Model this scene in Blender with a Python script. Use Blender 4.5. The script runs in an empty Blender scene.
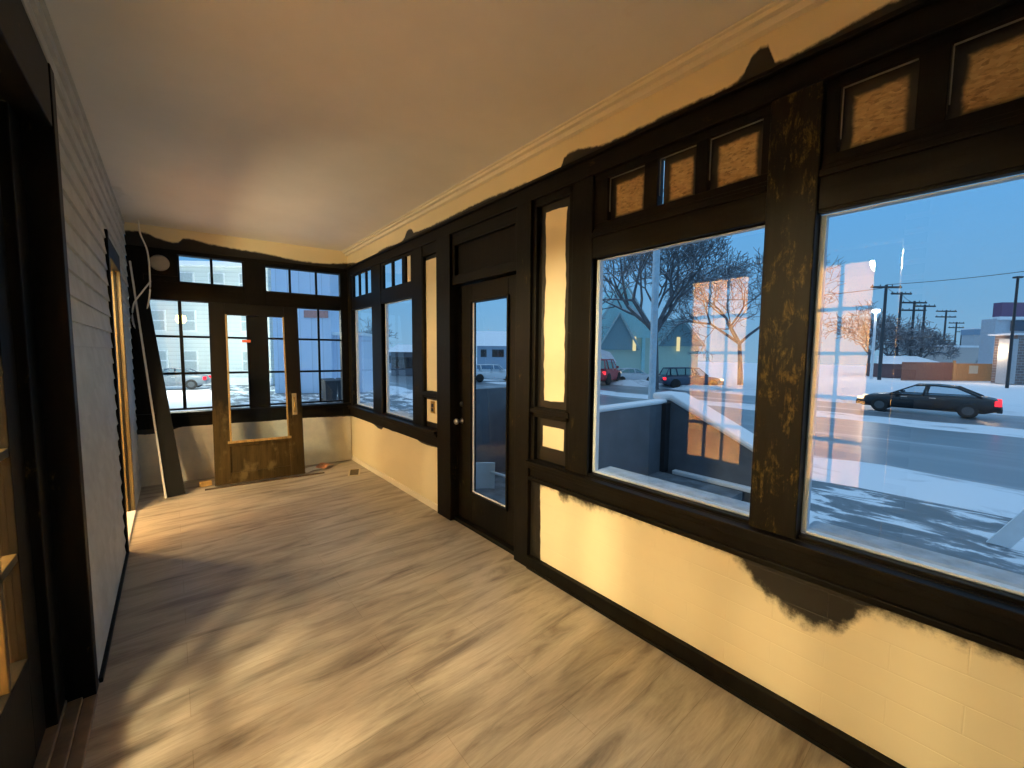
import bpy, bmesh, math, random
from mathutils import Vector, Matrix
random.seed(7)
S = bpy.context.scene
C = S.collection
PI = math.pi
# ------------------------------------------------------------------ camera
cam_d = bpy.data.cameras.new('camera'); cam = bpy.data.objects.new('camera', cam_d); C.objects.link(cam)
F_PX = 406.8
cam_d.sensor_width = 36; cam_d.lens = F_PX / 1024 * 36; cam_d.clip_start = .02; cam_d.clip_end = 600
CR = Vector((0.76702824, -0.641559, 0.00835075)); CU = Vector((0.04249474, 0.06378347, 0.99705861)); CF = Vector((0.64020456, 0.76441724, -0.0761866))
CAMZ = 1.5
cam.matrix_world = Matrix(((CR.x, CU.x, -CF.x, 0), (CR.y, CU.y, -CF.y, 0), (CR.z, CU.z, -CF.z, CAMZ), (0, 0, 0, 1)))
S.camera = cam
# ------------------------------------------------------------------ world: dusk sky, paler near the horizon and overhead
W = bpy.data.worlds.new('World'); S.world = W; W.use_nodes = True
wn = W.node_tree.nodes; wl = W.node_tree.links; wn.clear()
wo = wn.new('ShaderNodeOutputWorld'); wb = wn.new('ShaderNodeBackground'); wc = wn.new('ShaderNodeTexCoord')
ws = wn.new('ShaderNodeSeparateXYZ'); wr = wn.new('ShaderNodeValToRGB')
wl.new(wc.outputs['Generated'], ws.inputs[0]); wl.new(ws.outputs['Z'], wr.inputs['Fac']); wl.new(wr.outputs['Color'], wb.inputs['Color']); wl.new(wb.outputs[0], wo.inputs[0])
e = wr.color_ramp.elements
e[0].position = 0; e[0].color = (.22, .42, .62, 1)
e[1].position = 1; e[1].color = (.45, .66, .92, 1)
for p_, c_ in ((.1, (.17, .40, .66)), (.25, (.135, .40, .75)), (.5, (.25, .50, .80))):
    x = e.new(p_); x.color = (*c_, 1)
wb.inputs['Strength'].default_value = 1.12
# ------------------------------------------------------------------ exposure
S.view_settings.view_transform = 'Standard'; S.view_settings.look = 'None'
S.view_settings.gamma = 1; S.view_settings.use_curve_mapping = False
S.view_settings.exposure = 0.0
# ------------------------------------------------------------------ helpers
def at(px, py, depth):
    """point seen at pixel (px,py) at a given depth along the view direction"""
    d = CF * F_PX + CR * (px - 512) - CU * (py - 384)
    return Vector((0, 0, CAMZ)) + d * (depth / F_PX)

def obj(name, bm, mat, parent=None, frame=None, bevel=0, smooth=False, origin=None):
    me = bpy.data.meshes.new(name)
    org = Vector(origin) if origin is not None else (Vector(parent.location) if (parent is not None and parent.get('_w')) else Vector((0, 0, 0)))
    if org.length: bmesh.ops.translate(bm, verts=bm.verts, vec=-org)
    bmesh.ops.recalc_face_normals(bm, faces=bm.faces)
    bm.to_mesh(me); bm.free()
    if smooth:
        for f in me.polygons: f.use_smooth = True
    me.materials.append(mat)
    o = bpy.data.objects.new(name, me); C.objects.link(o)
    if parent is not None: o.parent = parent
    if frame is not None: o.matrix_world = frame
    if origin is not None: o.location = org
    if bevel:
        b = o.modifiers.new('bevel', 'BEVEL'); b.width = bevel; b.segments = 2; b.limit_method = 'ANGLE'
    return o

def thing(name, label, cat, loc=(0, 0, 0), rotz=0, group=None, world=False):
    """Empty at the thing's base. world=True: its parts are given in world coordinates."""
    o = bpy.data.objects.new(name, None); C.objects.link(o); o.empty_display_size = .1
    o.location = loc; o.rotation_euler = (0, 0, rotz)
    o['label'] = label; o['category'] = cat
    if group: o['group'] = group
    if world: o['_w'] = 1
    return o
def tag(o, label, cat, group=None):
    o['label'] = label; o['category'] = cat
    if group: o['group'] = group
    return o
def struct(o, label=None, cat=None):
    o['kind'] = 'structure'
    if label: o['label'] = label; o['category'] = cat
    return o
def sthing(name, label, cat, loc=(0, 0, 0), world=True):
    o = thing(name, label, cat, loc, world=world); o['kind'] = 'structure'; return o
def dup(root, loc, rotz, label=None, group=None):
    r = root.copy(); C.objects.link(r); r.location = loc; r.rotation_euler = (0, 0, rotz)
    if label: r['label'] = label
    if group: r['group'] = group
    for ch in list(root.children):
        c = ch.copy(); C.objects.link(c); c.parent = r
        for g in ch.children:
            d = g.copy(); C.objects.link(d); d.parent = c
    return r

def B(*boxes):
    bm = bmesh.new()
    for b in boxes: box(bm, *b)
    return bm
def box(bm, x0, x1, y0, y1, z0, z1):
    if x0 > x1: x0, x1 = x1, x0
    if y0 > y1: y0, y1 = y1, y0
    if z0 > z1: z0, z1 = z1, z0
    m = Matrix.Translation(((x0+x1)/2, (y0+y1)/2, (z0+z1)/2)) @ Matrix.Diagonal((x1-x0, y1-y0, z1-z0, 1))
    return bmesh.ops.create_cube(bm, size=1, matrix=m)['verts']
def tube(bm, pts, r, n=8, r2=None, cap=True):
    pts = [Vector(p) for p in pts]
    rings = []
    for i, p in enumerate(pts):
        d = (pts[min(i+1, len(pts)-1)] - pts[max(i-1, 0)]).normalized()
        a = d.cross(Vector((0, 0, 1)))
        if a.length < .05: a = d.cross(Vector((1, 0, 0)))
        a.normalize(); b = d.cross(a)
        rr = r if r2 is None else r + (r2 - r) * i / max(1, len(pts)-1)
        rings.append([bm.verts.new(p + (a*math.cos(2*PI*k/n) + b*math.sin(2*PI*k/n))*rr) for k in range(n)])
    for i in range(len(rings)-1):
        for k in range(n):
            bm.faces.new((rings[i][k], rings[i][(k+1) % n], rings[i+1][(k+1) % n], rings[i+1][k]))
    if cap and n > 2:
        bm.faces.new(rings[0]); bm.faces.new(rings[-1])
def lathe(bm, prof, center=(0, 0, 0), axis='Z', n=20):
    rings = []
    c = Vector(center)
    for r, h in prof:
        ring = []
        for k in range(n):
            a = 2*PI*k/n; u, v = max(r, 1e-4)*math.cos(a), max(r, 1e-4)*math.sin(a)
            q = {'Z': (u, v, h), 'X': (h, u, v), 'Y': (u, h, v)}[axis]
            ring.append(bm.verts.new(c + Vector(q)))
        rings.append(ring)
    for i in range(len(rings)-1):
        for k in range(n):
            bm.faces.new((rings[i][k], rings[i][(k+1) % n], rings[i+1][(k+1) % n], rings[i+1][k]))
    bm.faces.new(rings[0]); bm.faces.new(rings[-1])
def prism(bm, poly, ext):
    """poly: list of 3-D points, ext: extrusion vector"""
    ext = Vector(ext)
    a = [bm.verts.new(Vector(p)) for p in poly]; b = [bm.verts.new(Vector(p)+ext) for p in poly]
    bm.faces.new(a); bm.faces.new(b[::-1])
    for i in range(len(a)):
        j = (i+1) % len(a); bm.faces.new((a[i], b[i], b[j], a[j]))

# ------------------------------------------------------------------ materials
class NT:
    def __init__(s, name):
        s.m = bpy.data.materials.new(name); s.m.use_nodes = True
        s.n = s.m.node_tree.nodes; s.l = s.m.node_tree.links; s.b = s.n['Principled BSDF']
        s.tc = None
    def coord(s, scale=(1, 1, 1), loc=(0, 0, 0), kind='Object'):
        if s.tc is None: s.tc = s.n.new('ShaderNodeTexCoord')
        mp = s.n.new('ShaderNodeMapping'); s.l.new(s.tc.outputs[kind], mp.inputs['Vector'])
        mp.inputs['Scale'].default_value = scale; mp.inputs['Location'].default_value = loc
        return mp.outputs[0]
    def noise(s, scale=5, stretch=(1, 1, 1), detail=4, rough=.6, dist=0):
        t = s.n.new('ShaderNodeTexNoise'); s.l.new(s.coord(stretch), t.inputs['Vector'])
        t.inputs['Scale'].default_value = scale; t.inputs['Detail'].default_value = detail; t.inputs['Roughness'].default_value = rough
        t.inputs['Distortion'].default_value = dist
        return t.outputs['Fac']
    def ramp(s, fac, stops):
        r = s.n.new('ShaderNodeValToRGB'); s.l.new(fac, r.inputs['Fac'])
        e = r.color_ramp.elements
        while len(e) < len(stops): e.new(.5)
        for k, (p, c) in enumerate(stops): e[k].position = p; e[k].color = (*c, 1) if len(c) == 3 else c
        return r.outputs['Color']
    def math(s, op, a, b=None, c=None):
        m = s.n.new('ShaderNodeMath'); m.operation = op
        for i, v in enumerate((a, b, c)):
            if v is None: continue
            if isinstance(v, (int, float)): m.inputs[i].default_value = v
            else: s.l.new(v, m.inputs[i])
        return m.outputs[0]
    def mix(s, f, a, b):
        m = s.n.new('ShaderNodeMix'); m.data_type = 'RGBA'
        if isinstance(f, (int, float)): m.inputs['Factor'].default_value = f
        else: s.l.new(f, m.inputs['Factor'])
        for k, v in ((6, a), (7, b)):
            if isinstance(v, tuple): m.inputs[k].default_value = (*v[:3], 1)
            else: s.l.new(v, m.inputs[k])
        return m.outputs[2]
    def mulcol(s, a, b):
        m = s.n.new('ShaderNodeMix'); m.data_type = 'RGBA'; m.blend_type = 'MULTIPLY'; m.inputs['Factor'].default_value = 1
        s.l.new(a, m.inputs[6]); s.l.new(b, m.inputs[7]); return m.outputs[2]
    def sep(s):
        x = s.n.new('ShaderNodeSeparateXYZ'); s.l.new(s.coord(), x.inputs[0]); return x.outputs
    def smooth(s, v, lo, hi):
        m = s.n.new('ShaderNodeMapRange'); m.interpolation_type = 'SMOOTHSTEP'; s.l.new(v, m.inputs['Value'])
        m.inputs['From Min'].default_value = lo; m.inputs['From Max'].default_value = hi; return m.outputs[0]
    def bump(s, h, strength=.3, dist=.01):
        b = s.n.new('ShaderNodeBump'); b.inputs['Strength'].default_value = strength; b.inputs['Distance'].default_value = dist
        s.l.new(h, b.inputs['Height']); s.l.new(b.outputs[0], s.b.inputs['Normal'])
    def base(s, c):
        if isinstance(c, tuple): s.b.inputs['Base Color'].default_value = (*c[:3], 1)
        else: s.l.new(c, s.b.inputs['Base Color'])
    def set(s, rough=None, metal=None, spec=None):
        if rough is not None:
            if isinstance(rough, (int, float)): s.b.inputs['Roughness'].default_value = rough
            else: s.l.new(rough, s.b.inputs['Roughness'])
        if metal is not None: s.b.inputs['Metallic'].default_value = metal
        if spec is not None: s.b.inputs['Specular IOR Level'].default_value = spec

def plain(name, col, rough=.6, metal=0, vary=.12, scale=8, bump=0, spec=None):
    t = NT(name); f = t.noise(scale)
    a = tuple(c*(1-vary) for c in col); b = tuple(min(1, c*(1+vary)) for c in col)
    t.base(t.ramp(f, [(.3, a), (.7, b)])); t.set(rough, metal, spec)
    if bump: t.bump(f, bump)
    return t.m
def emit(name, col, strength):
    m = bpy.data.materials.new(name); m.use_nodes = True; n = m.node_tree.nodes; n.clear()
    o = n.new('ShaderNodeOutputMaterial'); e = n.new('ShaderNodeEmission'); e.inputs[0].default_value = (*col, 1); e.inputs[1].default_value = strength
    m.node_tree.links.new(e.outputs[0], o.inputs[0]); return m
def glass(name, ior=1.5, tint=(.93, .97, 1.0), boost=1.0):
    m = bpy.data.materials.new(name); m.use_nodes = True; n = m.node_tree.nodes; l = m.node_tree.links; n.clear()
    o = n.new('ShaderNodeOutputMaterial'); mx = n.new('ShaderNodeMixShader'); tr = n.new('ShaderNodeBsdfTransparent'); gl = n.new('ShaderNodeBsdfGlossy')
    fr = n.new('ShaderNodeFresnel'); fr.inputs[0].default_value = ior; gl.inputs['Roughness'].default_value = .0
    tr.inputs[0].default_value = (*tint, 1)
    # reflect on the face the ray enters by; the far face of the thin pane lets it out
    ge = n.new('ShaderNodeNewGeometry'); iv = n.new('ShaderNodeMath'); iv.operation = 'SUBTRACT'; iv.inputs[0].default_value = boost; l.new(ge.outputs['Backfacing'], iv.inputs[1]); iv.use_clamp = False
    mm = n.new('ShaderNodeMath'); mm.operation = 'MULTIPLY'; mm.use_clamp = True; l.new(iv.outputs[0], mm.inputs[1])
    if boost != 1:
        m3 = n.new('ShaderNodeMath'); m3.operation = 'MULTIPLY'; m3.inputs[1].default_value = boost; l.new(ge.outputs['Backfacing'], m3.inputs[0]); l.new(m3.outputs[0], iv.inputs[1])
    l.new(fr.outputs[0], mm.inputs[0]); l.new(mm.outputs[0], mx.inputs[0]); l.new(tr.outputs[0], mx.inputs[1]); l.new(gl.outputs[0], mx.inputs[2]); l.new(mx.outputs[0], o.inputs[0])
    return m

def darkwood(name, grain='Z', gold=.5, seed=0):
    """old golden woodwork patchily brushed over with black paint"""
    t = NT(name)
    st = {'X': (.12, 1, 1), 'Y': (1, .12, 1), 'Z': (1, 1, .12)}[grain]
    st2 = {'X': (.45, 1, 1), 'Y': (1, .45, 1), 'Z': (1, 1, .45)}[grain]
    g = t.noise(60, st, 5, .7)
    wood = t.ramp(g, [(.3, (.045, .030, .007)), (.7, (.15, .11, .028))])
    pn = t.noise(9+seed, st2, 7, .78, .4)
    br = t.noise(90, st, 3, .6)
    s = t.math('ADD', t.math('MULTIPLY', pn, .8), t.math('MULTIPLY', br, .2))
    k = t.smooth(s, .655-.13*gold, .80-.13*gold)
    blk = t.ramp(t.noise(30, st, 4), [(.3, (.003, .0028, .0024)), (.8, (.009, .008, .006))])
    t.base(t.mix(k, blk, wood)); t.set(.48, spec=.12); t.bump(g, .25, .003)
    return t.m

M = {}
M['dw_z'] = darkwood('black_brushed_wood_upright', 'Z', .55)
M['dw_zg'] = darkwood('black_brushed_wood_upright_worn', 'Z', 1.08, 9)
M['dw_y'] = darkwood('black_brushed_wood_rail', 'Y', .35)
M['dw_x'] = darkwood('black_brushed_wood_cross', 'X', .35)
M['dw_dark'] = darkwood('black_painted_wood', 'Z', 0)
def goldwood(name, c0, c1, seed=0):
    t = NT(name); g = t.noise(25+seed, (1, 1, .06), 5, .7)
    t.base(t.ramp(g, [(.25, c0), (.5, c1), (.75, tuple(x*1.35 for x in c1))])); t.set(.45); t.bump(g, .2, .004); return t.m
M['gold'] = goldwood('golden_varnished_wood', (.018, .010, .004), (.085, .055, .014))
M['olive'] = goldwood('old_olive_brown_wood', (.03, .018, .006), (.075, .048, .015), 3)
def olive_patchy():
    t = NT('stripped_olive_brown_wood'); g = t.noise(25, (1, 1, .08), 5, .7); p = t.noise(6, (1, 1, .6), 4, .6)
    w = t.ramp(g, [(.3, (.022, .015, .006)), (.7, (.065, .044, .016))])
    w = t.mix(t.smooth(p, .54, .68), w, (.10, .075, .032)); s = t.sep()
    zz_ = t.math('ADD', s[2], t.math('MULTIPLY', t.math('SUBTRACT', t.noise(5, (1, 1, .4), 5, .7), .5), 1.6))
    t.base(t.mix(t.smooth(zz_, .6, 1.0), w, (.007, .006, .005))); t.set(.5, spec=.12); t.bump(g, .2, .004); return t.m
M['olive_p'] = olive_patchy()

CREAM = (.80, .72, .50); BLK = (.008, .0075, .006)
def cream_base(t, tiles=True):
    n = t.noise(3, (1, 1, 1), 3)
    return t.ramp(n, [(.3, tuple(c*.95 for c in CREAM)), (.7, CREAM)])
def tile_bump(t, vec, w, h, strength=.35):
    b = t.n.new('ShaderNodeTexBrick'); t.l.new(vec, b.inputs['Vector']); b.offset = .5
    b.inputs['Scale'].default_value = 1; b.inputs['Brick Width'].default_value = w; b.inputs['Row Height'].default_value = h
    b.inputs['Mortar Size'].default_value = .003; b.inputs['Mortar Smooth'].default_value = .8
    b.inputs['Color1'].default_value = (1, 1, 1, 1); b.inputs['Color2'].default_value = (.9, .9, .9, 1); b.inputs['Mortar'].default_value = (0, 0, 0, 1)
    return b.outputs['Color']
def swz(t, a, b):
    s = t.sep(); c = t.n.new('ShaderNodeCombineXYZ'); t.l.new(s[a], c.inputs[0]); t.l.new(s[b], c.inputs[1]); return c.outputs[0]
def curve_mask(name, axis, pts, lo, hi, above=True, soft=.006, jit=.02, tiles=None, col=None, extra=None):
    """cream paint with black brushed over it beyond a hand painted edge z = curve(axis)"""
    t = NT(name); s = t.sep(); a = s[axis]
    u0 = min(p[0] for p in pts); u1 = max(p[0] for p in pts)
    u = t.math('DIVIDE', t.math('SUBTRACT', a, u0), (u1-u0))
    fc = t.n.new('ShaderNodeFloatCurve'); t.l.new(u, fc.inputs['Value'])
    cv = fc.mapping.curves[0]
    P = sorted([((p[0]-u0)/(u1-u0), (p[1]-lo)/(hi-lo)) for p in pts])
    cv.points[0].location = P[0]; cv.points[1].location = P[-1]
    for q in P[1:-1]: cv.points.new(*q)
    for q in cv.points: q.handle_type = 'AUTO'
    fc.mapping.update()
    z = t.math('DIVIDE', t.math('SUBTRACT', s[2], lo), hi-lo)
    nz = t.math('MULTIPLY', t.math('SUBTRACT', t.noise(22, (1, 1, 1), 4, .7), .5), jit/(hi-lo))
    d = t.math('SUBTRACT', t.math('ADD', z, nz), fc.outputs[0])
    if not above: d = t.math('MULTIPLY', d, -1)
    k = t.smooth(d, -soft/(hi-lo), soft/(hi-lo))
    if extra: k = t.math('MAXIMUM', k, extra(t, s))
    base = cream_base(t) if col is None else col(t)
    t.base(t.mix(k, base, BLK)); t.set(.4)
    if tiles:
        t.bump(tile_bump(t, swz(t, axis, 2), *tiles), .5, .0015)
    return t.m
def rect_mask(name, ua, u0, u1, z0, z1, jit=.02, soft=.004, base=CREAM, wob=3):
    """cream rectangle left in a black painted panel, with hand painted edges"""
    t = NT(name); s = t.sep()
    j = t.math('MULTIPLY', t.math('SUBTRACT', t.noise(wob, (1, 1, 1), 3, .6), .5), jit*2)
    ju = t.math('ADD', s[ua], j)
    du = t.math('SUBTRACT', t.math('ABSOLUTE', t.math('SUBTRACT', ju, (u0+u1)/2)), (u1-u0)/2)
    jz = t.math('ADD', s[2], j)
    dz = t.math('SUBTRACT', t.math('ABSOLUTE', t.math('SUBTRACT', jz, (z0+z1)/2)), (z1-z0)/2)
    k = t.smooth(t.math('MAXIMUM', du, dz), -soft, soft)
    if isinstance(base, tuple): b = t.ramp(t.noise(3), [(.3, tuple(c*.95 for c in base)), (.7, base)])
    else: b = base(t)
    t.base(t.mix(k, b, BLK)); t.set(.4); return t.m

near_curve = [(1.92, .61), (1.85, .62), (1.78, .61), (1.73, .575), (1.66, .60), (1.54, .59), (1.43, .605), (1.17, .625), (.9, .63), (.72, .61), (.66, .575), (.6, .52), (.53, .475), (.44, .445), (.36, .455), (.30, .50), (.26, .565), (.2, .595), (.1, .60), (-.1, .60), (-1.3, .61)]
def leftstrip(t, s):
    j = t.math('MULTIPLY', t.math('SUBTRACT', t.noise(3), .5), .06)
    return t.smooth(t.math('ADD', s[1], j), 1.925, 1.935)
M['wains_near'] = curve_mask('cream_paint_with_black_smear', 1, near_curve, .3, .8, True, .035, .10, (.36, .10), None, leftstrip)
frieze_curve = [(5.9, 2.70), (5.5, 2.66), (5.22, 2.62), (4.83, 2.62), (4.5, 2.65), (4.06, 2.635), (3.93, 2.69), (3.85, 2.72), (3.78, 2.69), (3.72, 2.66), (3.24, 2.65), (2.7, 2.655), (2.06, 2.635), (1.79, 2.63), (1.75, 2.69), (1.58, 2.67), (1.49, 2.65), (1.24, 2.645), (.98, 2.645), (.82, 2.64), (.75, 2.67), (.68, 2.735), (.655, 2.68), (.62, 2.645), (.49, 2.65), (.3, 2.665), (-1.3, 2.66)]
M['frieze'] = curve_mask('cream_frieze_with_black_edge', 1, frieze_curve, 2.5, 2.9, False, .009, .03)
farw_curve = [(5.8, .60), (5.34, .625), (4.92, .61), (4.66, .58), (4.58, .62), (4.33, .61), (4.07, .635), (3.83, .635), (3.66, .60), (3.3, .61)]
M['wains_far'] = curve_mask('cream_wainscot_far', 1, farw_curve, .3, .8, True, .004, .01, (.5, .09))
def greywhite(t): return t.ramp(t.noise(4, (1, 1, 1), 5, .7), [(.25, (.55, .54, .50)), (.6, (.74, .71, .62))])
M['wains_end'] = curve_mask('patchy_white_wainscot_end', 0, [(0, .58), (.2, .58), (.42, .635), (.7, .64), (1.2, .625), (1.65, .63), (2.0, .615), (2.21, .61)], .3, .8, True, .004, .02, (.6, .1), greywhite)
M['frieze_end'] = curve_mask('cream_frieze_end', 0, [(0, 2.74), (.12, 2.75), (.28, 2.70), (.42, 2.68), (.5, 2.74), (.73, 2.71), (1.0, 2.69), (1.23, 2.68), (1.64, 2.64), (1.93, 2.645), (2.21, 2.69)], 2.5, 2.9, False, .012, .04)
M['panR'] = rect_mask('tall_panel_cream_right', 1, 1.755, 1.935, 1.19, 2.40, .028, .003)
M['boxR'] = rect_mask('small_panel_cream_right', 1, 1.75, 1.94, .875, 1.015, .008, .003)
M['panL'] = rect_mask('tall_panel_cream_left', 1, 3.345, 3.56, 1.13, 2.365, .012, .003)
M['boxL'] = rect_mask('small_panel_cream_left', 1, 3.325, 3.56, .83, 1.045, .008, .003)
def osb(t):
    v = t.n.new('ShaderNodeTexVoronoi'); t.l.new(t.coord((1, 1, 2.2)), v.inputs['Vector']); v.inputs['Scale'].default_value = 55
    c = t.ramp(v.outputs['Color'], [(.1, (.15, .105, .045)), (.5, (.33, .25, .12)), (.9, (.48, .38, .20))])
    return t.mix(t.smooth(t.noise(40, (1, 1, 2), 5, .8), .35, .7), c, (.40, .28, .13))

def floor_mat():
    t = NT('grey_brown_laminate'); vec = t.coord()
    b = t.n.new('ShaderNodeTexBrick'); t.l.new(vec, b.inputs['Vector']); b.offset = .37; b.offset_frequency = 2
    b.inputs['Scale'].default_value = 1; b.inputs['Brick Width'].default_value = 1.22; b.inputs['Row Height'].default_value = .185
    b.inputs['Mortar Size'].default_value = .0012; b.inputs['Mortar Smooth'].default_value = .3
    b.inputs['Color1'].default_value = (.94, .94, .94, 1); b.inputs['Color2'].default_value = (1.06, 1.04, 1.02, 1); b.inputs['Mortar'].default_value = (.72, .68, .64, 1)
    # each plank gets its own piece of grain
    wn_ = t.n.new('ShaderNodeTexNoise'); t.l.new(t.coord((1.6, 9, 1)), wn_.inputs['Vector']); wn_.inputs['Scale'].default_value = 1; wn_.inputs['Detail'].default_value = 6; wn_.inputs['Roughness'].default_value = .62; wn_.inputs['Distortion'].default_value = .7
    c = t.ramp(wn_.outputs['Fac'], [(.30, (.18, .15, .125)), (.43, (.34, .30, .24)), (.55, (.45, .40, .325)), (.62, (.48, .43, .35)), (.74, (.30, .26, .215))])
    c = t.mulcol(c, b.outputs['Color'])
    f = t.ramp(t.noise(8, (1, 14, 1), 6, .7), [(.3, (.86, .85, .84)), (.7, (1.1, 1.1, 1.1))])
    t.base(t.mulcol(c, f)); t.set(.42, spec=.4); return t.m
M['floor'] = floor_mat()
def ceil_mat():
    t = NT('ceiling_paint'); n = t.noise(1.2, (1, 1, 1), 4, .6)
    c = t.ramp(n, [(.3, (.76, .755, .75)), (.7, (.85, .845, .84))])
    k = t.smooth(t.noise(2.6, (1, .6, 1), 4, .65), .66, .76)
    t.base(t.mix(t.math('MULTIPLY', k, .25), c, (.42, .36, .30))); t.set(.65); return t.m
M['ceil'] = ceil_mat()
M['siding'] = plain('weathered_white_siding', (.50, .52, .53), .55, vary=.14, scale=6, bump=.15)
M['crown'] = plain('cream_crown', (.80, .75, .62), .45, vary=.03)
M['white'] = plain('white_paint', (.78, .78, .76), .5, vary=.05)
M['pale'] = plain('pale_exterior_frame', (.72, .78, .82), .5, vary=.05)
M['snow'] = plain('snow', (.86, .88, .91), .8, vary=.05, scale=3, bump=.3)
M['frost'] = plain('frosty_old_snow', (.42, .50, .58), .8, vary=.25, scale=14, bump=.4)
M['glass'] = glass('window_glass', 1.55, (.975, .99, 1.0), 2.4)
M['glass_g'] = glass('side_window_glass', 1.45, (.98, .99, 1.0), 1.0)
M['glass_f'] = glass('french_glass', 1.5, (.97, .97, .97))
M['metal'] = plain('brushed_metal', (.6, .6, .58), .3, 1, .05)
M['beadm'] = plain('dull_bead', (.26, .25, .21), .4, .2)
M['dmetal'] = plain('dark_metal', (.04, .04, .045), .5, .3)
M['brass'] = plain('brass', (.55, .38, .12), .35, 1, .1)
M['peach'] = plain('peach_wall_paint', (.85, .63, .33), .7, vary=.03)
M['housefloor'] = plain('house_floor', (.42, .28, .15), .5, vary=.2)
M['osb'] = None

# ================================================================== THE PORCH
XR, XL, ZC = 1.87, -.32, 2.83
YB = -1.3                       # wall behind the camera
# end wall frame: local x along the wall from the left corner, local y outward
EA = Vector((-.32, 5.95, 0)); EB = Vector((1.87, 5.70, 0)); ed = (EB-EA).normalized()
END = Matrix(((ed.x, -ed.y, 0, EA.x), (ed.y, ed.x, 0, EA.y), (0, 0, 1, 0), (0, 0, 0, 1)))
EL = (EB-EA).length

struct(obj('floor', B((-.44, 2.1, YB-.1, 6.2, -.06, 0)), M['floor']), 'grey-brown laminate plank floor of the porch', 'floor')
struct(obj('ceiling', B((-.5, 2.05, YB-.1, 6.15, ZC, ZC+.08)), M['ceil']), 'plain off-white porch ceiling', 'ceiling')

# ---- right wall: cream panels
struct(obj('wall_right', B((XR+.01, 1.96, YB, 2.03, .0, .64)), M['wains_near']), 'cream lower wall under the two large windows, black paint smeared along its top', 'wall')
struct(obj('wall_right.001', B((XR+.01, 1.96, 3.27, 5.78, .0, .64)), M['wains_far']), 'cream lower wall under the two narrow far windows', 'wall')
struct(obj('wall_right.002', B((XR+.004, 1.96, YB, 5.78, 2.585, ZC)), M['frieze']), 'cream frieze above the windows with a ragged black painted edge', 'wall')
# tall and small recessed panels
for nm, y0, y1, key in (('wall_right.003', 1.68, 2.03, 'R'), ('wall_right.004', 3.27, 3.60, 'L')):
    struct(obj(nm, B((XR+.03, 1.96, y0, y1, 1.10, 2.47)), M['pan'+key]), 'tall recessed panel with a strip of cream left in black paint, ' + ('beside the large window' if key == 'R' else 'beyond the glazed door'), 'wall')
struct(obj('wall_right.005', B((XR+.03, 1.96, 1.68, 2.03, .78, 1.10)), M['boxR']), 'small square recessed cream panel beside the large window', 'wall')
struct(obj('wall_right.006', B((XR+.03, 1.96, 3.27, 3.60, .78, 1.10)), M['boxL']), 'small recessed cream panel that carries the outlet', 'wall')
# above the door
struct(obj('wall_right.007', B((XR+.035, 1.96, 2.17, 3.06, 2.075, 2.5)), M['dw_dark']), 'dark painted panel above the glazed door', 'wall')

# ---- right wall: posts and rails
def trim(n, boxes, mat, label, frame=None, bevel=.004):
    return struct(obj('trim_%d' % n, B(*boxes), mat, frame=frame, bevel=bevel), label, 'trim')
X0, X1 = XR, 1.93
trim(1, [(X0-.015, X1, .47, .64, .776, 2.495)], M['dw_zg'], 'thick black brushed post between the two large windows')
trim(2, [(X0-.004, X1, 1.53, 1.68, .776, 2.60)], M['dw_z'], 'dark post at the far side of the large window')
trim(3, [(X0-.02, 1.99, 2.03, 2.175, 0, 2.50)], M['dw_z'], 'dark post at the near side of the glazed door')
trim(4, [(X0-.02, 1.99, 3.05, 3.28, 0, 2.50)], M['dw_z'], 'dark post at the far side of the glazed door')
trim(5, [(X0-.004, X1, 3.58, 3.80, .776, 2.60)], M['dw_z'], 'dark post at the near side of the narrow windows')
trim(6, [(X0-.004, X1, 4.58, 4.86, .776, 2.60)], M['dw_z'], 'dark post between the two narrow windows')
trim(7, [(X0-.008, X1, 5.57, 5.80, .776, 2.64)], M['dw_zg'], 'dark corner post at the far right corner')
# head beam + ledge
trim(8, [(X0-.012, X1, YB, 5.76, 2.50, 2.60), (X0-.035, X0, YB, 5.74, 2.592, 2.612)], M['dw_y'], 'black head beam running above all the right-hand windows')
# mid rails between windows and transoms
trim(9, [(X0, X1, YB, .47, 2.04, 2.20), (X0-.014, X0, YB, .47, 2.155, 2.18)], M['dw_y'], 'black rail between the near picture window and its boarded transoms')
trim(29, [(X0, X1, .64, 1.53, 2.04, 2.20), (X0-.014, X0, .64, 1.53, 2.155, 2.18)], M['dw_y'], 'black rail between the middle picture window and its boarded transoms')
trim(10, [(X0, X1, 3.80, 4.58, 2.05, 2.19)], M['dw_y'], 'black rail over the narrow window beyond the glazed door')
trim(30, [(X0, X1, 4.86, 5.57, 2.05, 2.19)], M['dw_y'], 'black rail over the narrow window nearest the corner')
# sill band with a projecting ledge
trim(11, [(X0-.004, X1, YB, 2.03, .62, .775), (X0-.05, X0, YB, 2.03, .745, .772), (X0-.03, X0, YB, 2.03, .715, .745), (X0-.02, X0, YB, 2.03, .63, .655)], M['dw_y'], 'black window ledge under the large windows')
trim(12, [(X0-.006, X1, 3.28, 5.78, .62, .775), (X0-.05, X0, 3.28, 5.70, .745, .772), (X0-.03, X0, 3.28, 5.70, .715, .745)], M['dw_y'], 'black window ledge under the narrow windows')
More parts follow.
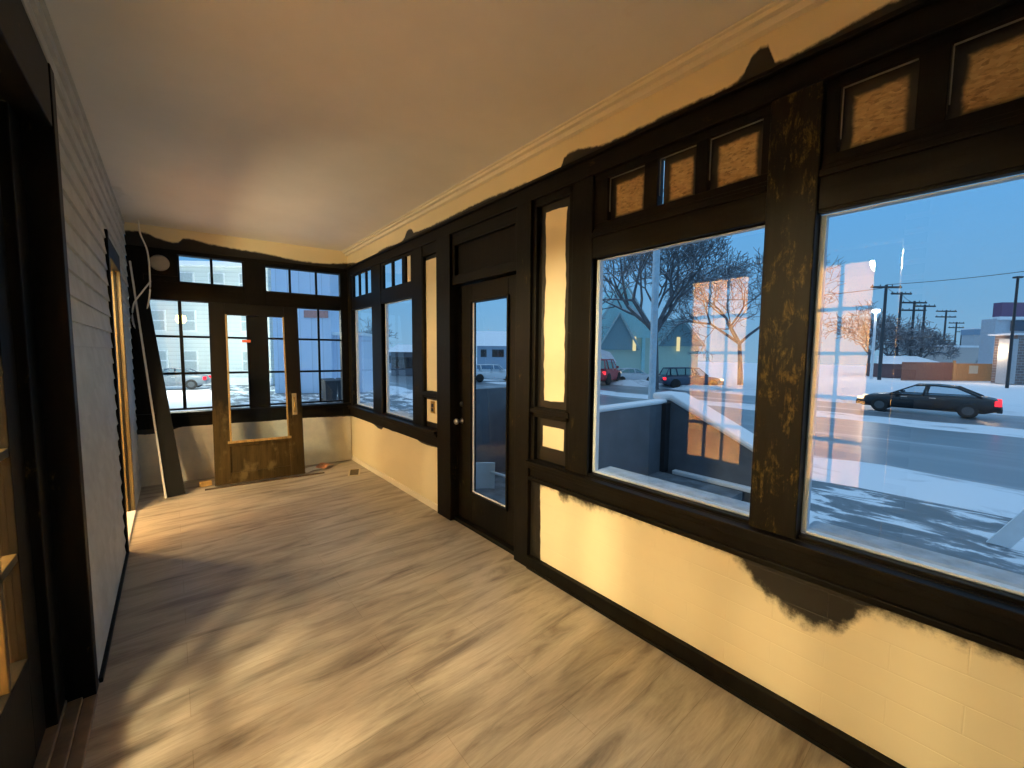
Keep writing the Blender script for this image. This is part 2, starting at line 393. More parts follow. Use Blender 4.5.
# rails of the small panels
trim(13, [(X0, X1, 1.68, 2.03, 1.07, 1.14), (X0-.012, X0, 1.68, 2.03, 1.10, 1.13), (X0, X1, 1.68, 2.03, 2.45, 2.5), (X0, X1, 1.68, 1.71, .77, 2.5), (X0, X1, 1.995, 2.03, .77, 2.5)], M['dw_y'], 'dark moulding framing the panels beside the large window')
trim(14, [(X0, X1, 3.28, 3.58, 1.065, 1.125), (X0-.012, X0, 3.28, 3.58, 1.09, 1.12), (X0, X1, 3.28, 3.58, 2.40, 2.5), (X0, X1, 3.28, 3.31, .77, 2.5), (X0, X1, 3.565, 3.58, .77, 2.5)], M['dw_y'], 'dark moulding framing the panels beyond the glazed door')
trim(15, [(X0+.005, X1, 2.17, 3.06, 2.40, 2.5), (X0+.005, 1.99, 2.17, 3.06, 2.074, 2.15), (1.985, 1.998, 2.17, 2.75, 2.05, 2.08), (X0+.005, X1, 2.17, 2.22, 2.15, 2.4), (X0+.005, X1, 3.01, 3.06, 2.15, 2.4)], M['dw_y'], 'dark frame around the panel above the glazed door')
# crown moulding
struct(obj('trim_16', B((X0-.055, X0+.01, YB, 5.78, 2.805, ZC), (X0-.03, X0+.01, YB, 5.78, 2.775, 2.805), (X0-.075, X0, YB, 5.78, 2.822, ZC)), M['crown'], bevel=.005), 'cream crown moulding along the ceiling', 'trim')
struct(obj('baseboard_right', B((X0-.022, X0+.02, YB, 2.03, 0, .09), (X0-.03, X0-.02, YB, 2.03, 0, .02)), M['dw_dark'], bevel=.004), 'glossy black baseboard under the large windows', 'baseboard')
struct(obj('baseboard_right.001', B((X0-.004, X0+.02, 3.28, 5.75, 0, .06)), M['crown'], bevel=.003), 'low cream baseboard under the narrow windows', 'baseboard')

# ---- windows of the right wall
def window(n, y0, y1, z0, z1, label, pale=True):
    t = sthing('window_%d' % n, label, 'window', (1.91, (y0+y1)/2, z0))
    w = .02
    obj('window_frame', B((1.88, 1.915, y0-.02, y0+.0, z0-.03, z1+.03), (1.88, 1.915, y1, y1+.02, z0-.03, z1+.03), (1.88, 1.915, y0, y1, z0-.03, z0), (1.88, 1.915, y0, y1, z1, z1+.03)), M['dw_dark'], t, bevel=.003)
    obj('sash', B((1.917, 1.95, y0, y0+w*.5, z0, z1), (1.917, 1.95, y1-w, y1, z0, z1), (1.917, 1.95, y0, y1, z0, z0+w*.5), (1.917, 1.95, y0, y1, z1-.006, z1)), M['pale'], t, bevel=.002)
    obj('pane', B((1.908, 1.912, y0, y1, z0, z1)), M['glass'] if n < 3 else M['glass_g'], t)
    obj('exterior_sill', B((1.95, 2.10, y0-.03, y1+.03, z0-.07, z0-.03)), M['white'], t, bevel=.006)
    sn = obj('snow', B((1.95, 2.09, y0, y1, z0-.03, z0+.012)), M['frost'], t, bevel=.02)
    return t
window(1, -1.25, .47, .79, 2.03, 'near large picture window at the right with the road and dark car outside')
window(2, .64, 1.53, .79, 2.04, 'large picture window in the middle with the bare tree and stair wall outside')
window(3, 3.80, 4.58, .79, 2.05, 'tall narrow window just beyond the glazed door')
window(4, 4.86, 5.57, .79, 2.05, 'tall narrow window nearest the far corner')
# ---- transoms of the right wall: boarded ones near, glazed ones far
def transom_frame(n, ys, cells, z0, z1, label, xa=X0+.012, xb=1.94):
    """ys = extent, cells = open cells [(a,b)]"""
    t = sthing('window_%d' % n, label, 'window', (1.93, (ys[0]+ys[1])/2, z0))
    bx = [(xa, xb, ys[0], ys[1], z1, 2.50), (xa, xb, ys[0], ys[1], 2.19, z0)]
    c = sorted(cells); e_ = [ys[0]] + [v for ab in c for v in ab] + [ys[1]]
    for i in range(0, len(e_), 2):
        if e_[i+1]-e_[i] > .001: bx.append((xa, xb, e_[i], e_[i+1], z0, z1))
    obj('window_frame', B(*bx), M['dw_dark'], t, bevel=.003)
    return t
def boarded(t, cells, z0, z1, sliver=None):
    for i, (a, b) in enumerate(cells):
        key = 'osb_%.2f_%.2f' % (a, b)
        gap = .016 if sliver == i else 0
        oy, oz = t.location.y, t.location.z
        m = rect_mask('fibre_board', 1, a+.028-oy, b-.036-gap-oy, z0+.018-oz, z1-.042-oz, .012, .010, osb, 14)
        obj('board', B((1.915, 1.935, a, b-gap, z0, z1)), m, t)
        obj('glazing_bead', B((1.895, 1.903, a+.004, b-.004, z1-.006, z1-.003), (1.895, 1.903, b-.006, b-.003, z0+.05, z1-.007)), M['beadm'], t)
tc = [(.675, .895), (.95, 1.14), (1.215, 1.44)]
t = transom_frame(5, (.64, 1.53), tc, 2.235, 2.465, 'three boarded-up transom lights above the middle picture window'); boarded(t, tc, 2.235, 2.465, 1)
tc = [(-.88, -.66), (-.55, -.33), (-.14, .155), (.225, .425)]
t = transom_frame(6, (YB, .47), tc, 2.235, 2.465, 'boarded-up transom lights above the near picture window'); boarded(t, tc, 2.235, 2.465)
def glazed_cells(t, cells, z0, z1):
    for a, b in cells: obj('pane', B((1.886, 1.889, a, b, z0, z1)), M['glass_g'], t)
tc = [(4.03, 4.245), (4.29, 4.51), (3.83, 3.94)]
t = transom_frame(7, (3.80, 4.58), tc, 2.21, 2.47, 'two small transom panes and a cream slot beyond the glazed door', X0+.002, X0+.025); glazed_cells(t, tc[:2], 2.21, 2.47)
obj('cream_strip', B((1.89, 1.91, 3.83, 3.94, 2.21, 2.47)), M['crown'], t)
tc = [(4.88, 5.03), (5.07, 5.26), (5.30, 5.50)]
t = transom_frame(8, (4.86, 5.57), tc, 2.21, 2.48, 'three small transom panes above the narrow window in the corner', X0+.002, X0+.025); glazed_cells(t, tc, 2.21, 2.48)

# ---- the glazed exterior door (door_1)
t = sthing('door_1', 'dark exterior door with one long glass pane, leading to the snowy landing', 'door', (1.95, 2.61, 0))
dy0, dy1, gz0, gz1, ga, gb = 2.17, 3.055, .30, 1.915, 2.37, 2.845
obj('door_leaf', B((1.94, 1.985, dy0, ga, .03, 2.068), (1.94, 1.985, gb, dy1, .03, 2.068), (1.94, 1.985, ga, gb, .03, gz0), (1.94, 1.985, ga, gb, gz1, 2.068)), M['dw_z'], t, bevel=.003)
obj('glazing_frame', B((1.925, 1.945, ga-.018, ga, gz0-.018, gz1+.018), (1.925, 1.945, gb, gb+.018, gz0-.018, gz1+.018), (1.925, 1.945, ga, gb, gz0-.018, gz0), (1.925, 1.945, ga, gb, gz1, gz1+.018)), M['dw_dark'], t, bevel=.003)
obj('glazing_bead', B((1.948, 1.956, gb-.012, gb, gz0, gz1), (1.948, 1.956, ga, ga+.006, gz0, gz1), (1.948, 1.956, ga, gb, gz0, gz0+.01)), M['white'], t)
obj('pane', B((1.958, 1.962, ga, gb, gz0, gz1)), M['glass_g'], t)
bm = bmesh.new(); lathe(bm, [(.026, 0), (.026, .006), (.011, .01), (.011, .035), (.024, .045), (.028, .058), (.022, .07), (.0, .074)], (0, 0, 0), 'X', 18)
bmesh.ops.transform(bm, matrix=Matrix.Translation((1.94, 3.0, .90)) @ Matrix.Diagonal((-1, 1, 1, 1)), verts=bm.verts)
obj('door_knob', bm, M['metal'], t, smooth=True)
bm = bmesh.new(); lathe(bm, [(.022, 0), (.022, .008), (.012, .014), (0, .015)], (0, 0, 0), 'X', 16)
bmesh.ops.transform(bm, matrix=Matrix.Translation((1.94, 3.0, 1.05)) @ Matrix.Diagonal((-1, 1, 1, 1)), verts=bm.verts)
obj('deadbolt', bm, M['dmetal'], t, smooth=True)
trim(17, [(X0+.02, 2.0, 2.17, 3.06, -.01, .031)], M['dw_y'], 'dark threshold under the glazed door')
# outlet
t = thing('wall_outlet', 'small brass-coloured wall outlet in the cream panel beyond the glazed door', 'outlet', (1.90, 3.44, .975), world=True)
obj('cover_plate', B((1.892, 1.90, 3.40, 3.475, .92, 1.035)), M['brass'], t, bevel=.002)
for zz in (.95, .993): obj('socket', B((1.889, 1.893, 3.418, 3.457, zz-.014, zz+.018)), M['dmetal'], t, bevel=.002)

# ================================================================== END WALL
struct(obj('wall_end', B((0, EL, .0, .12, 0, .64)), M['wains_end'], frame=END), 'patchy off-white lower wall at the far end', 'wall')
struct(obj('wall_end.001', B((0, EL, .0, .12, 2.56, ZC)), M['frieze_end'], frame=END), 'cream frieze above the far end windows', 'wall')
def EU(x): return (x+.32)*1.0065
cols_l = [EU(-.19), EU(.08), EU(.11), EU(.385), EU(.415), EU(.71)]
cols_r = [EU(.93), EU(1.19), EU(1.22), EU(1.49), EU(1.515), EU(1.775)]
trim(18, [(0, cols_l[0], -.006, .12, .63, 2.58)], M['dw_z'], 'dark post in the far left corner behind the leaning board', END)
trim(31, [(cols_l[5], cols_r[0], -.006, .12, .63, 2.58)], M['dw_z'], 'wide dark post in the middle of the far end wall, behind the leaning door', END)
trim(32, [(cols_r[5], EL, -.006, .12, .63, 2.58)], M['dw_z'], 'dark post of the far end wall in the right corner', END)
trim(19, [(0, cols_r[0]-.1, -.002, .12, 2.05, 2.25), (cols_r[0]-.1, EL, -.002, .12, 2.05, 2.22)], M['dw_x'], 'dark rail between the far end windows and their transoms', END)
trim(33, [(0, EL, -.012, .12, 2.555, 2.60), (cols_r[0]-.1, EL, -.002, .12, 2.53, 2.56)], M['dw_x'], 'dark head rail of the far end wall', END)
trim(20, [(0, EL, -.002, .12, .63, .80), (0, EL, -.05, 0, .775, .80), (0, EL, -.025, 0, .75, .775)], M['dw_x'], 'dark window ledge of the far end wall', END)
def endwin(n, cols, zs, label, skip=()):
    t = sthing('window_%d' % n, label, 'window', (0, 0, 0), world=False)
    t.matrix_world = END @ Matrix.Translation(((cols[0]+cols[-1])/2, 0, zs[0]))
    off = Vector(((cols[0]+cols[-1])/2, 0, zs[0]))
    bx = []
    for i in range(1, len(cols)-1, 2): bx.append((cols[i], cols[i+1], .02, .05, zs[0], zs[-1]))
    for i in range(1, len(zs)-1, 2):
        bx.append((cols[0], cols[-1], .02, .05, zs[i], zs[i+1]))
    def sh(bs): return [(a-off.x, b-off.x, c, d, e_-off.z, f-off.z) for a, b, c, d, e_, f in bs]
    z0, z1 = zs[0], zs[-1]
    obj('window_frame', B(*sh([(cols[0]-.02, cols[0], .01, .07, z0-.02, z1+.01), (cols[-1], cols[-1]+.02, .01, .07, z0-.02, z1+.01), (cols[0], cols[-1], .01, .07, z0-.02, z0), (cols[0], cols[-1], .01, .07, z1, z1+.02)])), M['dw_dark'], t, bevel=.002)
    obj('muntins', B(*sh(bx)), M['dw_dark'], t, bevel=.002)
    k = 0
    for i in range(0, len(cols), 2):
        for j in range(0, len(zs), 2):
            if (i//2) in skip:
                obj('painted_board', B(*sh([(cols[i], cols[i+1], .02, .05, zs[j], zs[j+1])])), M['dw_dark'], t)
            else:
                obj('pane', B(*sh([(cols[i], cols[i+1], .033, .037, zs[j], zs[j+1])])), M['glass_e'], t)
    return t
M['glass_e'] = glass('end_window_glass', 1.5, (.94, .98, 1.0), 1.0)
zs3 = [.84, 1.225, 1.25, 1.64, 1.665, 2.05]
endwin(9, cols_l, zs3, 'nine-light window at the left of the far end wall, partly behind the leaning board')
endwin(10, cols_r, zs3, 'nine-light window at the right of the far end wall')
endwin(11, [EU(-.19), EU(.07), EU(.11), EU(.385), EU(.41), EU(.69)], [2.265, 2.55], 'transom above the left far end window, its left light painted over', skip=(0,))
endwin(12, [EU(.91), EU(1.175), EU(1.20), EU(1.475), EU(1.50), EU(1.77)], [2.235, 2.525], 'three-light transom above the right far end window')
# round cover plate
bm = bmesh.new(); lathe(bm, [(.085, 0), (.085, .012), (.07, .022), (.03, .026), (0, .026)], (0, 0, 0), 'Y', 28)
bmesh.ops.scale(bm, vec=(1, -1, 1), verts=bm.verts)
o = obj('round_cover_plate', bm, plain('grey_enamel', (.32, .32, .30), .5), smooth=True); o.matrix_world = END @ Matrix.Translation((EU(-.05), -.013, 2.44))
tag(o, 'round grey cover plate high on the far end wall beside the hanging cable', 'cover plate')
o = obj('painted_backing', B((-.15, .15, -.012, .0, -.13, .14)), M['dw_dark']); o.matrix_world = END @ Matrix.Translation((EU(-.05), .0, 2.44))
struct(o, 'black painted board behind the round cover plate', 'panel'); o.name = 'wall_end.002'

# ================================================================== LEFT WALL (house wall with lap siding)
FR0, FR1, FRT = .50, 2.46, 2.36      # french doors opening
DO0, DO1, DOT = 4.07, 5.05, 2.19     # far doorway
def lap(bm, y0, y1, z0, z1, x=XL, e=.108, thick=.05):
    z = z0
    k0 = math.floor(z0/e)
    z = k0*e
    while z < z1-1e-4:
        a, b = max(z, z0), min(z+e, z1)
        fa, fb = (a-z)/e, (b-z)/e
        xa, xb = x + .014*(1-fa) - .004, x + .014*(1-fb) - .004
        prism(bm, [(x-thick, y0, a), (xa, y0, a), (xb, y0, b), (x-thick, y0, b)], (0, y1-y0, 0))
        z += e
bm = bmesh.new()
lap(bm, FR1+.04, DO0, .0, ZC); lap(bm, DO1+.05, 5.94, .0, ZC); lap(bm, YB, FR1+.04, 2.60, ZC); lap(bm, DO0, DO1+.05, DOT+.14, ZC); lap(bm, YB, FR0, 0, 2.60)
struct(obj('wall_left', bm, M['siding']), 'house wall clad in greyish-white lap siding', 'wall')
# core of the house wall
struct(obj('wall_left.001', B((-.62, XL-.05, FR1+.04, DO0, 0, ZC), (-.62, XL-.05, DO1+.05, 6.2, 0, ZC), (-.62, XL-.05, YB, FR1+.04, 2.40, ZC), (-.62, XL-.05, DO0, DO1+.05, DOT, ZC), (-.62, XL-.05, YB, FR0, 0, 2.4)), M['peach']), 'inner face of the house wall', 'wall')
trim(21, [(-.60, -.31, FR1-.04, FR1+.035, .0, 2.60), (-.52, -.40, 2.275, FR1-.04, .03, 2.60)], M['dw_z'], 'black painted post beside the French doors')
trim(22, [(-.60, -.315, FR0, FR1-.04, FRT, 2.60)], M['dw_y'], 'black header above the French doors')
trim(23, [(-.60, -.315, FR0-.12, FR0, 0, 2.6)], M['dw_z'], 'black post at the near side of the French doors')
M['sill'] = plain('worn_brown_sill', (.20, .14, .085), .5, vary=.3, scale=12)
trim(24, [(-.62, -.395, FR0, FR1-.04, -.01, .035), (-.395, -.35, FR0, FR1-.04, -.01, .022), (-.35, -.305, FR0, FR1-.04, -.01, .012)], M['sill'], 'worn brown threshold of the French doors')
# far doorway: jambs, casing, threshold
trim(25, [(-.62, -.315, DO1, DO1+.06, 0, DOT), (-.60, -.58, DO1-.03, DO1, 0, DOT), (-.47, -.44, DO1-.018, DO1, 0, DOT)], M['gold'], 'golden bare wood jamb of the far doorway')
struct(obj('trim_28', B((-.36, -.345, DO1-.012, DO1, 0, DOT), (-.53, -.50, DO1-.022, DO1, 0, DOT)), M['dw_dark']), 'dark strips on the golden jamb, for its black edge and groove', 'trim')  # dark strips drawn for a black edge and a groove
trim(26, [(-.62, -.315, DO0-.02, DO1+.05, DOT, DOT+.14), (-.318, -.30, DO0-.06, DO0+.0, .0, DOT+.14)], M['dw_dark'], 'black painted head and casing of the far doorway')
trim(27, [(-.62, -.31, DO0, DO1, -.01, .018)], M['white'], 'white threshold of the far doorway')
struct(obj('baseboard_left', B((XL-.01, XL+.022, FR1+.05, DO0-.02, 0, .02)), M['dw_dark']), 'thin dark strip at the foot of the siding', 'baseboard')

# French doors
def french(n, y0, y1, label):
    t = sthing('door_%d' % n, label, 'door', (-.45, (y0+y1)/2, .04))
    a, b, z0, z1 = y0+.15, y1-.15, .42, 2.25
    xs = (-.47, -.43)
    obj('door_leaf', B((*xs, y0, a, .04, 2.355), (*xs, b, y1, .04, 2.355), (*xs, a, b, .04, z0), (*xs, a, b, z1, 2.355)), M['dw_dark'], t, bevel=.003)
    bx = []
    for i in (1, 2):
        y = a+(b-a)*i/3; bx.append((-.467, -.433, y-.012, y+.012, z0, z1))
    for i in range(1, 5):
        z = z0+(z1-z0)*i/5; bx.append((-.467, -.433, a, b, z-.015, z+.015))
    obj('muntins', B(*bx), M['olive'], t, bevel=.003)
    obj('pane', B((-.452, -.448, a, b, z0, z1)), M['glass_f'], t)
    yk = y1-.07 if n == 3 else y0+.07
    bm = bmesh.new(); tube(bm, [(-.43, yk, 1.0), (-.385, yk, 1.0)], .01); tube(bm, [(-.39, yk, 1.0), (-.39, yk+(-.1 if n == 3 else .1), 1.0)], .009)
    obj('door_handle', bm, M['brass'], t, smooth=True)
french(2, 1.43, 2.27, 'fifteen-light French door leaf, the far one of the pair, warm light behind it')
french(3, .52, 1.42, 'fifteen-light French door leaf nearest the camera')

# ---- wall behind the camera
struct(obj('wall_back', B((-.62, 2.05, YB-.12, YB, 0, ZC)), M['siding']), 'wall behind the camera', 'wall')

# ================================================================== HOUSE INTERIOR behind the doors
HX0, HX1, HY0, HY1, HZ = -4.2, -.62, -1.6, 6.6, 2.7
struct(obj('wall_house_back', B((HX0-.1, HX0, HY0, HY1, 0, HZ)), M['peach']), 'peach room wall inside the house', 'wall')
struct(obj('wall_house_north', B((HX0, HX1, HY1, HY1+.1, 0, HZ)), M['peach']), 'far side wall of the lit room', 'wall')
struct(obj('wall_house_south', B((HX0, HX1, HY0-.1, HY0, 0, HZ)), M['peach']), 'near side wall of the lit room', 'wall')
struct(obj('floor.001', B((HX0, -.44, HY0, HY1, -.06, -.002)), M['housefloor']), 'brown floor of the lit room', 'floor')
struct(obj('ceiling.001', B((HX0, HX1, HY0, HY1, HZ, HZ+.1)), plain('orange_tinted_ceiling', (.80, .62, .40), .6)), 'ceiling of the lit room, tinted orange to warm its reflection', 'ceiling')  # orange tint in the colour warms the reflection seen in the porch windows
struct(obj('wall_house_east', B((HX1-.02, HX1, HY0, FR0-.13, 0, HZ)), M['peach']), 'wall between the lit room and the porch', 'wall')
bulb = emit('warm_lamp_glow', (1, .80, .50), 30)
def ceiling_lamp(loc, power, label, group='ceiling lamps inside the house'):
    t = thing('ceiling_lamp', label, 'lamp', loc, group=group)
    bm = bmesh.new(); lathe(bm, [(.09, 0), (.09, -.02), (.08, -.03)], (0, 0, 0), 'Z', 24); obj('canopy', bm, M['metal'], t, smooth=False)
    bm = bmesh.new(); lathe(bm, [(.075, -.03), (.07, -.045), (.045, -.06), (0, -.065)], (0, 0, 0), 'Z', 24); obj('lamp_shade', bm, bulb, t, smooth=True)
    L = bpy.data.lights.new('lamp_light', 'POINT'); L.energy = power; L.color = (1, .80, .44); L.shadow_soft_size = .13
    lo = bpy.data.objects.new('lamp_light', L); C.objects.link(lo); lo.parent = t; lo.location = (0, 0, -.28)
    return t
LP = 285
ceiling_lamp((-1.55, .75, HZ), LP, 'small round ceiling lamp inside, nearest the closer French door leaf')
ceiling_lamp((-1.65, 1.75, HZ), LP, 'small round ceiling lamp inside, nearest the far French door leaf')
ceiling_lamp((-3.0, .5, HZ), LP, 'small round ceiling lamp deep inside the room, behind the closer door leaf')
ceiling_lamp((-3.0, 1.9, HZ), LP, 'small round ceiling lamp deep inside the room, behind the far door leaf')
ceiling_lamp((-2.6, 3.5, HZ), LP, 'small round ceiling lamp inside between the French doors and the far doorway')
t = thing('pendant_lamp', 'small pendant lamp glowing just inside the far doorway', 'lamp', (-.88, 4.62, 1.88))
bm = bmesh.new(); tube(bm, [(0, 0, .08), (0, 0, HZ-1.88)], .006, 6); obj('cord', bm, M['dmetal'], t)
bm = bmesh.new(); lathe(bm, [(0, .09), (.04, .07), (.06, 0), (.04, -.06), (0, -.07)], (0, 0, 0), 'Z', 18); obj('lamp_shade', bm, bulb, t, smooth=True)
L = bpy.data.lights.new('lamp_light', 'POINT'); L.energy = 72; L.color = (1, .79, .42); L.shadow_soft_size = .08
lo = bpy.data.objects.new('lamp_light', L); C.objects.link(lo); lo.parent = t; lo.location = (.09, 0, 0)

# ================================================================== THINGS IN THE PORCH
# loose glazed door leaning on the end wall
bl, br = Vector((.31, 5.41, 0)), Vector((1.19, 5.31, 0))
xd = (br-bl).normalized(); up_ = Vector((.0, 0, 1)); back = Vector((-xd.y, xd.x, 0))
Hd = 2.04; top_off = .30
zd = (up_*math.sqrt(Hd**2-top_off**2) + back*top_off).normalized(); yd = zd.cross(xd)
t = thing('leaning_door', 'loose old brown wooden door with a large glass pane, leaning on the far end windows', 'door', bl)
t.matrix_world = Matrix(((xd.x, yd.x, zd.x, bl.x), (xd.y, yd.y, zd.y, bl.y), (xd.z, yd.z, zd.z, .02), (0, 0, 0, 1)))
wd = .885
obj('door_frame', B((0, .15, 0, .042, 0, Hd), (wd-.15, wd, 0, .042, 0, Hd), (.15, wd-.15, 0, .042, Hd-.13, Hd), (.15, wd-.15, 0, .042, 0, .12), (.15, wd-.15, 0, .042, .41, .47)), M['olive_p'], t, bevel=.003)
obj('lower_panel', B((.15, wd-.15, .012, .03, .12, .41)), M['olive_p'], t)
obj('pane', B((.15, wd-.15, .019, .023, .47, Hd-.13)), M['glass_e'], t)
obj('glazing_bead', B((.15, .168, -.008, .012, .47, Hd-.13), (wd-.168, wd-.15, -.008, .012, .47, Hd-.13), (.13, wd-.13, -.012, .012, .445, .472)), goldwood('worn_gold_bead', (.10, .06, .015), (.30, .20, .07)), t, bevel=.003)
hp = obj('handle_plate', B((wd-.105, wd-.055, -.008, 0, .72, .98)), plain('pale_brass', (.45, .38, .22), .4, .6), t, bevel=.003)
bm = bmesh.new(); tube(bm, [(wd-.08, -.005, .93), (wd-.08, -.05, .92), (wd-.08, -.055, .86), (wd-.08, -.04, .78), (wd-.08, -.005, .76)], .009); obj('pull_handle', bm, M['brass'], hp, smooth=True)
o = obj('sticker', B((.30, .385, .0155, .018, 1.595, 1.625)), plain('red_sticker', (.55, .10, .05), .5), t)
# thin dark strip on the floor in front of the door
o = obj('floor_strip', B((0, 1.18, -.012, .012, 0, .012)), plain('dark_strip', (.07, .045, .025), .6)); o.location = (.22, 5.385, .0); o.rotation_euler = (0, 0, math.atan2(-.12, 1.16))
tag(o, 'thin dark strip on the floor in front of the leaning door', 'batten')
# block of wood
o = obj('wood_block', B((-.05, .05, -.03, .03, 0, .055)), plain('raw_pine', (.55, .36, .13), .6), bevel=.003); o.location = (.235, 5.56, 0); o.rotation_euler = (0, 0, .3)
tag(o, 'small yellow-brown wood block on the floor left of the leaning door', 'wood block')
# flyers
def flyer(x, y, z, rz, w, h, mat, label, fold=0):
    bm = bmesh.new(); n = 6
    vs = [[bm.verts.new((w*(i/n-.5), h*(j-.5), fold*math.sin(i/n*PI)+.001+.012*(j*(i/n)))) for j in (0, 1)] for i in range(n+1)]
    for i in range(n): bm.faces.new((vs[i][0], vs[i+1][0], vs[i+1][1], vs[i][1]))
    o = obj('flyer', bm, mat); o.location = (x, y, z); o.rotation_euler = (0, 0, rz); tag(o, label, 'paper')
    m = o.modifiers.new('s', 'SOLIDIFY'); m.thickness = .0015
flyer(1.31, 5.50, .002, .25, .20, .15, plain('white_paper', (.8, .78, .74), .6, vary=.1, scale=40), 'white leaflet on the floor beside the leaning door', .012)
flyer(1.47, 5.51, .016, .55, .17, .15, plain('orange_paper', (.75, .32, .16), .5, vary=.35, scale=30), 'orange printed leaflet lying on the white one', .03)
# floor vent
t = thing('floor_vent', 'small beige floor register in the far right corner', 'floor vent', (1.69, 5.06, 0))
t.rotation_euler = (0, 0, 1.2)
obj('vent_frame', B((-.15, .15, -.07, -.05, 0, .006), (-.15, .15, .05, .07, 0, .006), (-.15, -.13, -.05, .05, 0, .006), (.13, .15, -.05, .05, 0, .006)), plain('beige_metal', (.50, .42, .28), .5), t, bevel=.001)
obj('louvres', B(*[(-.13+.02*i, -.122+.02*i, -.05, .05, 0, .004) for i in range(13)], (-.13, .13, -.05, .05, 0, .0012)), plain('brown_metal', (.12, .09, .05), .5), t)
# long dark board leaning in the left corner
def plank(name, p0, p1, w, th, mat, label, cat, wdir=Vector((1, 0, 0))):
    p0, p1 = Vector(p0), Vector(p1); z = (p1-p0).normalized(); x = (wdir - z*wdir.dot(z)).normalized(); y = z.cross(x)
    L = (p1-p0).length
    o = obj(name, B((-w/2, w/2, -th/2, th/2, 0, L)), mat, bevel=.002)
    o.matrix_world = Matrix(((x.x, y.x, z.x, p0.x), (x.y, y.y, z.y, p0.y), (x.z, y.z, z.z, p0.z), (0, 0, 0, 1)))
    return tag(o, label, cat)
plank('leaning_board', (-.015, 5.35, .003), (-.235, 5.80, 2.12), .145, .022, plain('slate_painted_board', (.011, .012, .013), .6, spec=.08), 'long dark board leaning in the far left corner', 'board', Vector((1, -.1, 0)))
plank('leaning_strip', (-.10, 5.32, .003), (-.285, 5.86, 2.42), .016, .016, M['white'], 'thin white-edged strip leaning beside the dark board', 'strip', Vector((1, -.1, 0)))
# hanging white cable
pts = [(-.20, 5.80, ZC), (-.19, 5.79, 2.70), (-.14, 5.76, 2.51), (-.135, 5.75, 2.2), (-.155, 5.75, 2.0), (-.21, 5.75, 1.78), (-.26, 5.75, 1.72), (-.285, 5.75, 1.80), (-.27, 5.75, 1.97), (-.20, 5.75, 2.10), (-.14, 5.745, 2.20), (-.13, 5.745, 2.22)]
def spline(P, n=6):
    P = [Vector(p) for p in P]; out = []
    for i in range(len(P)-1):
        a, b, c, d = P[max(i-1, 0)], P[i], P[i+1], P[min(i+2, len(P)-1)]
        for k in range(n):
            u = k/n; out.append(.5*((2*b)+(c-a)*u+(2*a-5*b+4*c-d)*u*u+(3*b-a-3*c+d)*u**3))
    return out+[P[-1]]
bm = bmesh.new(); tube(bm, spline(pts), .0075, 8)
o = obj('hanging_cable', bm, M['white'], smooth=True); tag(o, 'white electric cable hanging from the ceiling in a loop at the far left corner', 'cable')

# ================================================================== OUTSIDE
ZG = -1.3
def ground_mat(name, c0, c1, c2, th, sc, stretch=(1, .3, 1), rough=.5):
    t = NT(name); n = t.noise(sc, stretch, 6, .65, .4)
    t.base(t.ramp(n, [(th-.08, c0), (th, c1), (th+.05, c2)])); t.set(rough); t.bump(n, .4, .03); return t.m
SN = (.80, .84, .88); AS = (.10, .115, .13)
M['road'] = ground_mat('wet_asphalt', (.17, .20, .23), (.24, .27, .30), (.50, .54, .58), .58, .9, (1, .08, 1), .3)
M['yard'] = ground_mat('snow_over_asphalt', (.13, .16, .18), (.19, .22, .25), SN, .50, 1.5, (1, .45, 1), .6)
M['bank'] = ground_mat('ploughed_snow', (.42, .46, .50), (.66, .70, .74), SN, .42, 1.2, (1, .4, 1), .8)
struct(obj('ground', B((-60, 160, -60, 200, ZG-.3, ZG-.06)), M['snow']), 'snow-covered ground', 'ground')
struct(obj('ground.001', B((2.05, 11.2, -12, 60, ZG-.2, ZG-.02)), M['yard']), 'patchy snow on the forecourt in front of the porch', 'ground')
struct(obj('road', B((13.5, 31.5, -60, 190, ZG-.2, ZG-.03)), M['road']), 'wet road with slush', 'road')
def mound(name, x0, x1, y0, y1, h, mat, label, nx=10, ny=120, seed=1):
    rnd = random.Random(seed); bm = bmesh.new(); g = []
    ph = [rnd.uniform(0, 6) for _ in range(6)]
    for i in range(nx+1):
        row = []
        for j in range(ny+1):
            u = i/nx; x = x0+(x1-x0)*u; y = y0+(y1-y0)*j/ny
            k = math.sin(u*PI)**.7*h*(.75+.25*math.sin(y*.9+ph[0])+.18*math.sin(y*2.7+ph[1]+u*4)+.1*rnd.random())
            row.append(bm.verts.new((x+.15*math.sin(y*1.3+ph[2]), y, ZG-.06+max(0, k))))
        g.append(row)
    for i in range(nx):
        for j in range(ny): bm.faces.new((g[i][j], g[i+1][j], g[i+1][j+1], g[i][j+1]))
    return struct(obj(name, bm, mat, smooth=True), label, 'snow bank')
mound('ground.002', 11.0, 13.9, -8, 60, .22, M['bank'], 'low ploughed snow bank along the near kerb', seed=2)
mound('ground.003', 22.6, 25.6, -12, 80, .12, M['bank'], 'strip of slush along the middle of the road', seed=3)
mound('ground.004', 31.0, 34.5, -12, 100, .45, M['bank'], 'snow bank along the far side of the road', seed=4)

